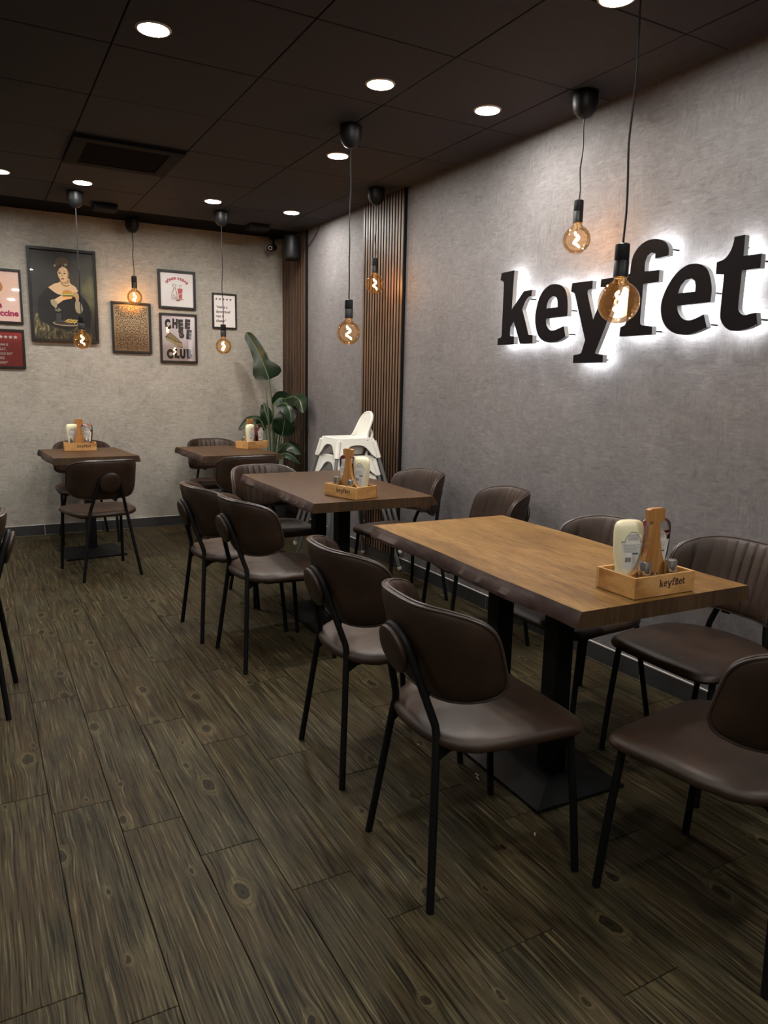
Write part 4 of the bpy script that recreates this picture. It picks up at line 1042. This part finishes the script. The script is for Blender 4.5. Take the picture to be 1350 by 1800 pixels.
stalk([(2.38, 6.40, .36), (2.365, 6.36, .52), (2.360, 6.30, .645)], .008, .005)
bm = bmesh.new(); tube(bm, [p - PO for p in smooth_path([(2.370, 6.40, .36), (2.335, 6.34, .74), (2.310, 6.31, .985), (2.289, 6.30, 1.23)], 6)], [.008] * 7 + [.009] * 8 + [.007, .005, .003, .0015], 8); obj('rolled_leaf', bm, M['stem'], plant)

# ------------------------------------------------------------------ pictures on the back wall
PIC = 'framed pictures on the back wall'
def flatmat(n, c, rough=0.7): 
    if n not in M: M[n] = plain(n, c, rough)
    return M[n]
class Picture:
    """x0..x1, z0..z1 outer frame limits on the back wall; prints are laid flat on the paper"""
    def __init__(s, name, x0, x1, z0, z1, fw, depth, paper, label, cat='picture'):
        s.w, s.h = x1 - x0, z1 - z0; s.k = 0; s.front = depth
        s.e = empty(name, ((x0 + x1) / 2, DY - 0.001, (z0 + z1) / 2), 0, label, cat, PIC)
        a, b = s.w / 2, s.h / 2; bm = bmesh.new()
        prism(bm, [[(-a, -b), (a, -b), (a, b), (-a, b)], [(-a + fw, -b + fw), (-a + fw, b - fw), (a - fw, b - fw), (a - fw, -b + fw)]], lambda u, v, d: (u, -d, v), 0.0, depth)
        obj('frame', bm, M['frame'], s.e); s.iw, s.ih = a - fw, b - fw
        s.pd = depth * 0.35
        s.print = obj('print', B((-s.iw - .002, -s.pd, -s.ih - .002), (s.iw + .002, -0.001, s.ih + .002)), paper, s.e)
        obj('glass', B((-s.iw - .001, -s.pd - .0062, -s.ih - .001), (s.iw + .001, -s.pd - .005, s.ih + .001)), M['pane'], s.e)
    def d(s): s.k += 1; return s.pd + 0.00025 * s.k
    def poly(s, name, loops, mat, smooth=False):
        """loops in picture units: 0..1 across and 0..1 up"""
        d = s.d(); q = [[((u * 2 - 1) * s.iw, (v * 2 - 1) * s.ih) for u, v in lp] for lp in loops]
        if name.startswith('painted') and name not in ('painted_chip', 'painted_flower', 'painted_leaf') and 5 < len(loops[0]) < 24: q = [refine(lp, 4, 80) for lp in q]
        bm = bmesh.new(); flat_poly(bm, q, lambda u, v, dd: (u, -dd, v), d); return obj(name, bm, mat, s.print)
    def text(s, txt, u, v, size, mat, bold=0.0, shear=0.0, align='LEFT', rot=0.0, sx=1.0):
        d = s.d(); bm = text_bm(txt, size, bold, shear, align); c, sn = math.cos(rot), math.sin(rot)
        for q in bm.verts:
            x, y = q.co.x * sx, q.co.y; q.co = ((u * 2 - 1) * s.iw + x * c - y * sn, -d, (v * 2 - 1) * s.ih + x * sn + y * c)
        return obj('lettering', bm, mat, s.print, recalc=False)
def ell(cx, cy, rx, ry, n=24, a0=0, a1=360, rot=0):
    o = []
    for k in range(n):
        a = R(a0 + (a1 - a0) * k / (n if a1 - a0 == 360 else n - 1)); x, y = rx * math.cos(a), ry * math.sin(a)
        o.append((cx + x * math.cos(R(rot)) - y * math.sin(R(rot)), cy + x * math.sin(R(rot)) + y * math.cos(R(rot))))
    return o
def star(cx, cy, rx, ry, a0=90):
    return [(cx + rx * (1 if k % 2 == 0 else .45) * math.cos(R(a0 + 36 * k)), cy + ry * (1 if k % 2 == 0 else .45) * math.sin(R(a0 + 36 * k))) for k in range(10)]

# portrait: a generic dark oil painting of a woman with a burger
def oil_ground():
    m, t, o = nt('oil painting ground'); v = coords(t)
    n1 = noise(t, v, 5, 5, 0.6, 0.5); sx = N(t, 'ShaderNodeSeparateXYZ'); L(t, v, sx.inputs[0])
    g = math_n(t, 'ADD', math_n(t, 'MULTIPLY', sx.outputs[0], 1.6), math_n(t, 'MULTIPLY', n1, 0.9)); g = math_n(t, 'SUBTRACT', g, math_n(t, 'MULTIPLY', math_n(t, 'ABSOLUTE', math_n(t, 'SUBTRACT', sx.outputs[2], 0.04)), 1.2))
    c = ramp(t, g, [(0.30, (0.022, 0.019, 0.017)), (0.55, (0.050, 0.043, 0.028)), (0.85, (0.16, 0.15, 0.065))])
    bsdf(t, o, Base_Color=c, Roughness=0.6); return m
def silk():
    m, t, o = nt('painted silk folds'); v = coords(t)
    n1 = noise(t, scaled(t, v, (16, 1, 9)), 1.0, 3, 0.5, 2.5)
    c = ramp(t, n1, [(0.42, (0.020, 0.016, 0.010)), (0.55, (0.10, 0.085, 0.03)), (0.68, (0.36, 0.31, 0.14))])
    bsdf(t, o, Base_Color=c, Roughness=0.6); return m
P = Picture('framed_portrait', 0.440, 0.956, 1.617, 2.357, 0.020, 0.040, oil_ground(), 'large framed oil-style portrait of a dark-haired woman in black holding a burger')
skin = flatmat('painted skin', (0.80, 0.54, 0.31)); skin_d = flatmat('painted skin shade', (0.52, 0.31, 0.155)); hair = flatmat('painted hair', (0.045, 0.028, 0.016)); dress = flatmat('painted black dress', (0.010, 0.009, 0.011)); lace = flatmat('painted lace', (0.36, 0.30, 0.19))
P.poly('painted_silk', [[(0.02, 0.0), (0.98, 0.0), (0.90, 0.10), (0.72, 0.16), (0.55, 0.10), (0.36, 0.13), (0.22, 0.16), (0.13, 0.27), (0.06, 0.30), (0.02, 0.22)]], silk())
P.poly('painted_dress', [[(0.11, 0.20), (0.08, 0.36), (0.12, 0.48), (0.22, 0.56), (0.30, 0.60), (0.36, 0.545), (0.42, 0.51), (0.60, 0.505), (0.72, 0.57), (0.76, 0.54), (0.88, 0.44), (0.94, 0.30), (0.90, 0.14), (0.72, 0.16), (0.55, 0.12), (0.34, 0.14), (0.20, 0.18)]], dress)
P.poly('painted_shoulders', [[(0.265, 0.585), (0.36, 0.63), (0.45, 0.655), (0.475, 0.70), (0.60, 0.70), (0.62, 0.645), (0.70, 0.61), (0.735, 0.56), (0.66, 0.535), (0.55, 0.505), (0.42, 0.515), (0.36, 0.535)]], skin)
P.poly('painted_shade', [[(0.475, 0.655), (0.53, 0.635), (0.60, 0.65), (0.615, 0.67), (0.60, 0.695), (0.52, 0.675)]], skin_d)
P.poly('painted_hair', [ell(0.515, 0.80, 0.125, 0.085)], hair)
P.poly('painted_bun', [ell(0.50, 0.875, 0.105, 0.060)], flatmat('painted hair light', (0.085, 0.058, 0.030)))
P.poly('painted_face', [[(0.425, 0.80), (0.425, 0.745), (0.445, 0.70), (0.48, 0.668), (0.515, 0.655), (0.555, 0.67), (0.585, 0.705), (0.60, 0.75), (0.60, 0.80), (0.565, 0.83), (0.505, 0.845), (0.455, 0.83)]], skin)
P.poly('painted_cheek', [[(0.56, 0.685), (0.585, 0.705), (0.60, 0.75), (0.60, 0.80), (0.575, 0.81), (0.575, 0.74)]], skin_d)
P.poly('painted_hairline', [[(0.41, 0.80), (0.45, 0.85), (0.503, 0.855), (0.497, 0.825), (0.455, 0.805), (0.43, 0.765)]], hair)
P.poly('painted_hairline', [[(0.503, 0.855), (0.57, 0.85), (0.62, 0.80), (0.605, 0.74), (0.585, 0.795), (0.55, 0.82), (0.51, 0.828)]], hair)
for cx in (0.455, 0.535): P.poly('painted_eye', [ell(cx, 0.755, 0.021, 0.007)], hair); P.poly('painted_brow', [[(cx - .028, .771), (cx, .780), (cx + .028, .773), (cx, .775)]], hair)
P.poly('painted_nose', [[(0.488, 0.76), (0.482, 0.722), (0.494, 0.712), (0.510, 0.717), (0.500, 0.735)]], skin_d)
P.poly('painted_lips', [ell(0.50, 0.692, 0.025, 0.0085)], flatmat('painted lips', (0.36, 0.10, 0.07)))
P.poly('painted_flower', [star(0.385, 0.835, 0.026, 0.020)], lace); P.poly('painted_flower', [star(0.555, 0.852, 0.030, 0.022)], lace)
P.poly('painted_necklace', [[(0.452, 0.665), (0.49, 0.622), (0.55, 0.607), (0.605, 0.622), (0.60, 0.632), (0.55, 0.619), (0.497, 0.633), (0.462, 0.675)]], flatmat('painted gold', (0.30, 0.17, 0.05)))
P.poly('painted_arm', [[(0.30, 0.43), (0.40, 0.475), (0.47, 0.505), (0.515, 0.515), (0.56, 0.485), (0.58, 0.468), (0.50, 0.452), (0.43, 0.418), (0.37, 0.395)]], skin)
P.poly('painted_sleeve', [[(0.285, 0.44), (0.34, 0.455), (0.395, 0.405), (0.365, 0.345), (0.345, 0.365), (0.30, 0.395)]], lace)
P.poly('painted_arm', [[(0.66, 0.545), (0.72, 0.545), (0.745, 0.505), (0.735, 0.44), (0.70, 0.44), (0.685, 0.49), (0.64, 0.51)]], skin_d)
P.poly('painted_sleeve', [[(0.685, 0.445), (0.765, 0.44), (0.80, 0.36), (0.77, 0.305), (0.70, 0.32), (0.675, 0.38)]], lace)
P.poly('painted_bun_top', [ell(0.565, 0.525, 0.085, 0.042, 18, 0, 180)], flatmat('burger bun', (0.58, 0.27, 0.06)))
P.poly('painted_salad', [[(0.475, 0.52), (0.655, 0.528), (0.66, 0.512), (0.56, 0.500), (0.48, 0.505)]], flatmat('burger salad', (0.30, 0.34, 0.06)))
P.poly('painted_patty', [[(0.48, 0.507), (0.65, 0.513), (0.645, 0.497), (0.56, 0.486), (0.487, 0.490)]], hair)
P.poly('painted_bun_base', [[(0.485, 0.492), (0.645, 0.498), (0.62, 0.472), (0.56, 0.464), (0.50, 0.474)]], flatmat('burger bun', (0.58, 0.27, 0.06)))
P.poly('painted_plate', [ell(0.53, 0.185, 0.225, 0.030)], flatmat('painted plate', (0.20, 0.15, 0.09))); P.poly('painted_plate', [ell(0.53, 0.19, 0.205, 0.022)], dress)
for k in range(16):
    a = random.uniform(-70, 70); cx = 0.52 + 0.012 * k; cy = 0.20 + 0.03 * math.sin(k * .9 + .2) ** 2; dx, dy = .035 * math.cos(R(a)), .022 * math.sin(R(a))
    P.poly('painted_chip', [[(cx - dx - .004, cy - dy), (cx - dx + .004, cy - dy - .004), (cx + dx + .004, cy + dy), (cx + dx - .004, cy + dy + .004)]], flatmat('painted chips', (0.66, 0.44, 0.08)))
P.poly('painted_glass', [[(0.36, 0.20), (0.365, 0.30), (0.445, 0.30), (0.44, 0.20), (0.40, 0.185)]], flatmat('painted drink', (0.012, 0.012, 0.016)))
for k, (x, y) in enumerate(((0.40, 0.325), (0.43, 0.335), (0.37, 0.33), (0.41, 0.345))): P.poly('painted_leaf', [star(x, y, 0.03, 0.014, 40 * k)], flatmat('painted sprig', (0.13, 0.15, 0.08)))

black_ink = flatmat('poster ink', (0.012, 0.010, 0.010)); red_ink = flatmat('poster red', (0.42, 0.030, 0.042))
P = Picture('framed_poster', 1.463, 1.788, 1.940, 2.268, 0.0195, 0.022, M['paper'], 'framed square white poster with red arched words DÖNER KEBAB', 'poster')
txt = 'DÖNER KEBAB'; widths = [.92, .98, .95, .82, .88, .42, .90, .82, .90, .92, .90]; tot = sum(widths); acc = 0
for ch, w in zip(txt, widths):
    a = 138 - 96 * (acc + w / 2) / tot; acc += w
    if ch == ' ': continue
    cx, cz = 0.0, -0.030; r = 0.118
    P.text(ch, 0.5 + (cx + r * math.cos(R(a))) / (2 * P.iw), 0.5 + (cz + r * math.sin(R(a))) / (2 * P.ih), 0.0285, red_ink, 0.0016, 0, 'CENTER', R(a - 90))
thin = flatmat('poster brown line', (0.20, 0.10, 0.08))
def ring(cx, cy, rx, ry, t=.012, n=24): return [ell(cx, cy, rx, ry, n), list(reversed(ell(cx, cy, rx - t, ry - t, n)))]
P.poly('bottle_drawing', [[(0.33, 0.26), (0.33, 0.38), (0.36, 0.44), (0.385, 0.50), (0.385, 0.56), (0.465, 0.56), (0.465, 0.50), (0.49, 0.44), (0.50, 0.38), (0.50, 0.26)], list(reversed([(0.345, 0.272), (0.345, 0.378), (0.375, 0.435), (0.40, 0.495), (0.40, 0.548), (0.45, 0.548), (0.45, 0.495), (0.475, 0.435), (0.485, 0.378), (0.485, 0.272)]))], thin)
P.poly('bottle_drawing', [[(0.37, 0.58), (0.36, 0.66), (0.48, 0.66), (0.47, 0.58)], list(reversed([(0.382, 0.59), (0.374, 0.65), (0.466, 0.65), (0.458, 0.59)]))], thin)
P.poly('bottle_drawing', [[(0.37, 0.33), (0.44, 0.36), (0.44, 0.345), (0.37, 0.315)]], thin); P.poly('bottle_drawing', [[(0.39, 0.30), (0.46, 0.31), (0.46, 0.297), (0.39, 0.287)]], thin)
P.poly('glass_drawing', [[(0.555, 0.245), (0.51, 0.54), (0.67, 0.545), (0.645, 0.25)]], flatmat('poster glass red', (0.52, 0.10, 0.10)))
P.poly('glass_drawing', [[(0.53, 0.36), (0.65, 0.42), (0.655, 0.405), (0.535, 0.345)]], M['paper'])
P.poly('glass_drawing', [[(0.585, 0.545), (0.585, 0.64), (0.597, 0.64), (0.597, 0.545)]], thin); P.poly('glass_drawing', [[(0.55, 0.64), (0.66, 0.645), (0.66, 0.635), (0.55, 0.63)]], thin)
P.poly('table_line', [[(0.30, 0.232), (0.70, 0.236), (0.70, 0.226), (0.30, 0.222)]], thin)
P.poly('little_cup', [[(0.44, 0.195), (0.50, 0.17), (0.54, 0.17), (0.60, 0.195), (0.56, 0.215), (0.52, 0.205), (0.48, 0.215)]], flatmat('poster glass red', (0.52, 0.10, 0.10)))

P = Picture('framed_poster', 1.465, 1.792, 1.475, 1.902, 0.0175, 0.022, flatmat('lilac paper', (0.78, 0.71, 0.75)), 'framed poster with chunky black words CHEESE CLUB and a cheese wedge', 'poster')
def chunk(txt, spots, size):
    for ch, (u, v, rot, sx) in zip(txt, spots): P.text(ch, u, v, size, black_ink, 0.0085, 0, 'CENTER', R(rot), sx)
chunk('CHEE', [(0.20, 0.715, 8, .66), (0.395, 0.735, -3, .62), (0.57, 0.722, 2, .80), (0.765, 0.735, -4, .84)], 0.102)
chunk('SE', [(0.60, 0.525, 10, .86), (0.80, 0.510, -5, .84)], 0.098)
chunk('CLUB', [(0.23, 0.060, 4, .70), (0.43, 0.075, -3, .82), (0.61, 0.072, 0, .66), (0.81, 0.075, 3, .76)], 0.100)
P.poly('cheese_rind', [[(0.10, 0.535), (0.25, 0.625), (0.46, 0.50), (0.60, 0.40), (0.605, 0.285), (0.53, 0.30), (0.13, 0.455)]], black_ink)
P.poly('cheese_top', [[(0.125, 0.535), (0.25, 0.610), (0.44, 0.500), (0.57, 0.405), (0.40, 0.44), (0.25, 0.50)]], flatmat('cheese top', (0.34, 0.26, 0.12)))
P.poly('cheese_side', [[(0.12, 0.520), (0.25, 0.485), (0.41, 0.420), (0.585, 0.390), (0.59, 0.300), (0.53, 0.315), (0.30, 0.385), (0.15, 0.450)]], flatmat('cheese side', (0.60, 0.50, 0.24)))
for x, y, r in ((0.20, 0.475, .022), (0.30, 0.43, .018), (0.38, 0.395, .02), (0.50, 0.36, .02), (0.25, 0.44, .012), (0.45, 0.385, .012)): P.poly('cheese_hole', [ell(x, y, r, r * .6, 12)], flatmat('cheese hole', (0.35, 0.27, 0.09)))

def pattern():
    m, t, o = nt('gold pattern print'); v = coords(t)
    tc = N(t, 'ShaderNodeSeparateXYZ'); L(t, v, tc.inputs[0])
    cb = N(t, 'ShaderNodeCombineXYZ'); L(t, math_n(t, 'ABSOLUTE', tc.outputs[0]), cb.inputs[0]); L(t, tc.outputs[2], cb.inputs[1])
    vo = N(t, 'ShaderNodeTexVoronoi', feature='F1', voronoi_dimensions='2D'); vo.inputs['Scale'].default_value = 95; L(t, cb.outputs[0], vo.inputs['Vector'])
    n1 = noise(t, cb.outputs[0], 190, 3, 0.6, 0.6)
    f = math_n(t, 'ADD', math_n(t, 'MULTIPLY', vo.outputs['Distance'], 0.65), math_n(t, 'MULTIPLY', n1, 0.5))
    c = ramp(t, f, [(0.42, (0.070, 0.038, 0.016)), (0.50, (0.40, 0.26, 0.13)), (0.62, (0.60, 0.44, 0.26))])
    bsdf(t, o, Base_Color=c, Roughness=0.6); return m
P = Picture('framed_poster', 1.065, 1.392, 1.545, 1.972, 0.017, 0.022, pattern(), 'framed poster with a dense small dark pattern on gold beige', 'poster')
bord = flatmat('pattern border', (0.46, 0.33, 0.18))
P.poly('print_border', [[(0, 0), (1, 0), (1, 1), (0, 1)], [(0.045, 0.035), (0.045, 0.965), (0.955, 0.965), (0.955, 0.035)]], bord)

P = Picture('framed_poster', 1.938, 2.163, 1.793, 2.105, 0.0135, 0.018, M['paper'], 'small framed white poster with five dark stars and a handwritten quote about mac and cheese', 'poster')
brn = flatmat('dark brown ink', (0.050, 0.018, 0.018))
for k in range(5): P.poly('star', [star(0.13 + 0.165 * k, 0.865, 0.062, 0.044)], brn)
for k, ln in enumerate(('“makes a', 'damn good', 'mac &', 'cheese”')): P.text(ln, 0.085, 0.585 - 0.142 * k, 0.034, brn, 0.0008, 0.22, sx=.86)

P = Picture('framed_poster', 0.064, 0.389, 1.744, 2.165, 0.0165, 0.022, flatmat('pink paper', (0.84, 0.58, 0.51)), 'framed pale pink poster with a round orange shape and bold magenta lettering', 'poster')
mag = flatmat('magenta ink', (0.36, 0.012, 0.075))
P.poly('orange_wash', [ell(0.62, 0.66, 0.36, 0.30, 32)], flatmat('peach wash', (0.84, 0.56, 0.44))); P.poly('round_shape', [ell(0.43, 0.685, 0.17, 0.125, 32)], flatmat('orange ball', (0.50, 0.22, 0.075)))
P.text('ccine', 0.945, 0.112, 0.064, mag, 0.0030, 0, 'RIGHT'); P.text('e', 0.548, 0.272, 0.064, mag, 0.0030, 0, 'RIGHT')
P = Picture('framed_poster', 0.117, 0.387, 1.392, 1.700, 0.0165, 0.022, flatmat('dark red paper', (0.42, 0.045, 0.047)), 'framed dark red poster with white stars and handwritten white capitals', 'poster')
whi = flatmat('white ink', (0.92, 0.90, 0.88))
for k in range(5): P.poly('star', [star(0.5 + 0.148 * (k - 2), 0.835, 0.070, 0.056, 95)], whi)
for k, ln in enumerate(('TEAM IS', 'GREAT,', 'WOULD EAT', 'HERE', 'AGAIN”')): P.text(ln, (0.266, 0.251, 0.293, 0.234, 0.257)[k] / 0.237 - 0.1335 / 0.237, 0.585 - 0.128 * k, 0.0265, whi, 0.0009, 0.10, 'RIGHT', sx=.86)

# ------------------------------------------------------------------ scraps on the floor
for x, y, s, r_, lab in ((1.442, 1.875, .020, 1.2, 'curled pale food scrap on the floor beside the base plate of the front table'),
                         (1.401, 1.526, .007, 1.0, 'small pale crumb on the floor in front of the front table base plate'),
                         (1.376, 2.162, .004, 2.0, 'tiny crumb on the floor under the second chair of the front table')):
    bm = bmesh.new(); tube(bm, smooth_path([(-s, 0, .003), (-s * .3, s * .25, .004), (s * .3, -s * .15, .004), (s, s * .2, .003)], 4), .0022, 6)
    o = obj('food_scrap', bm, M['crumb']); o.location = (x, y, 0); o.rotation_euler = (0, 0, r_); tag(o, lab, 'scrap', 'scraps on the floor')
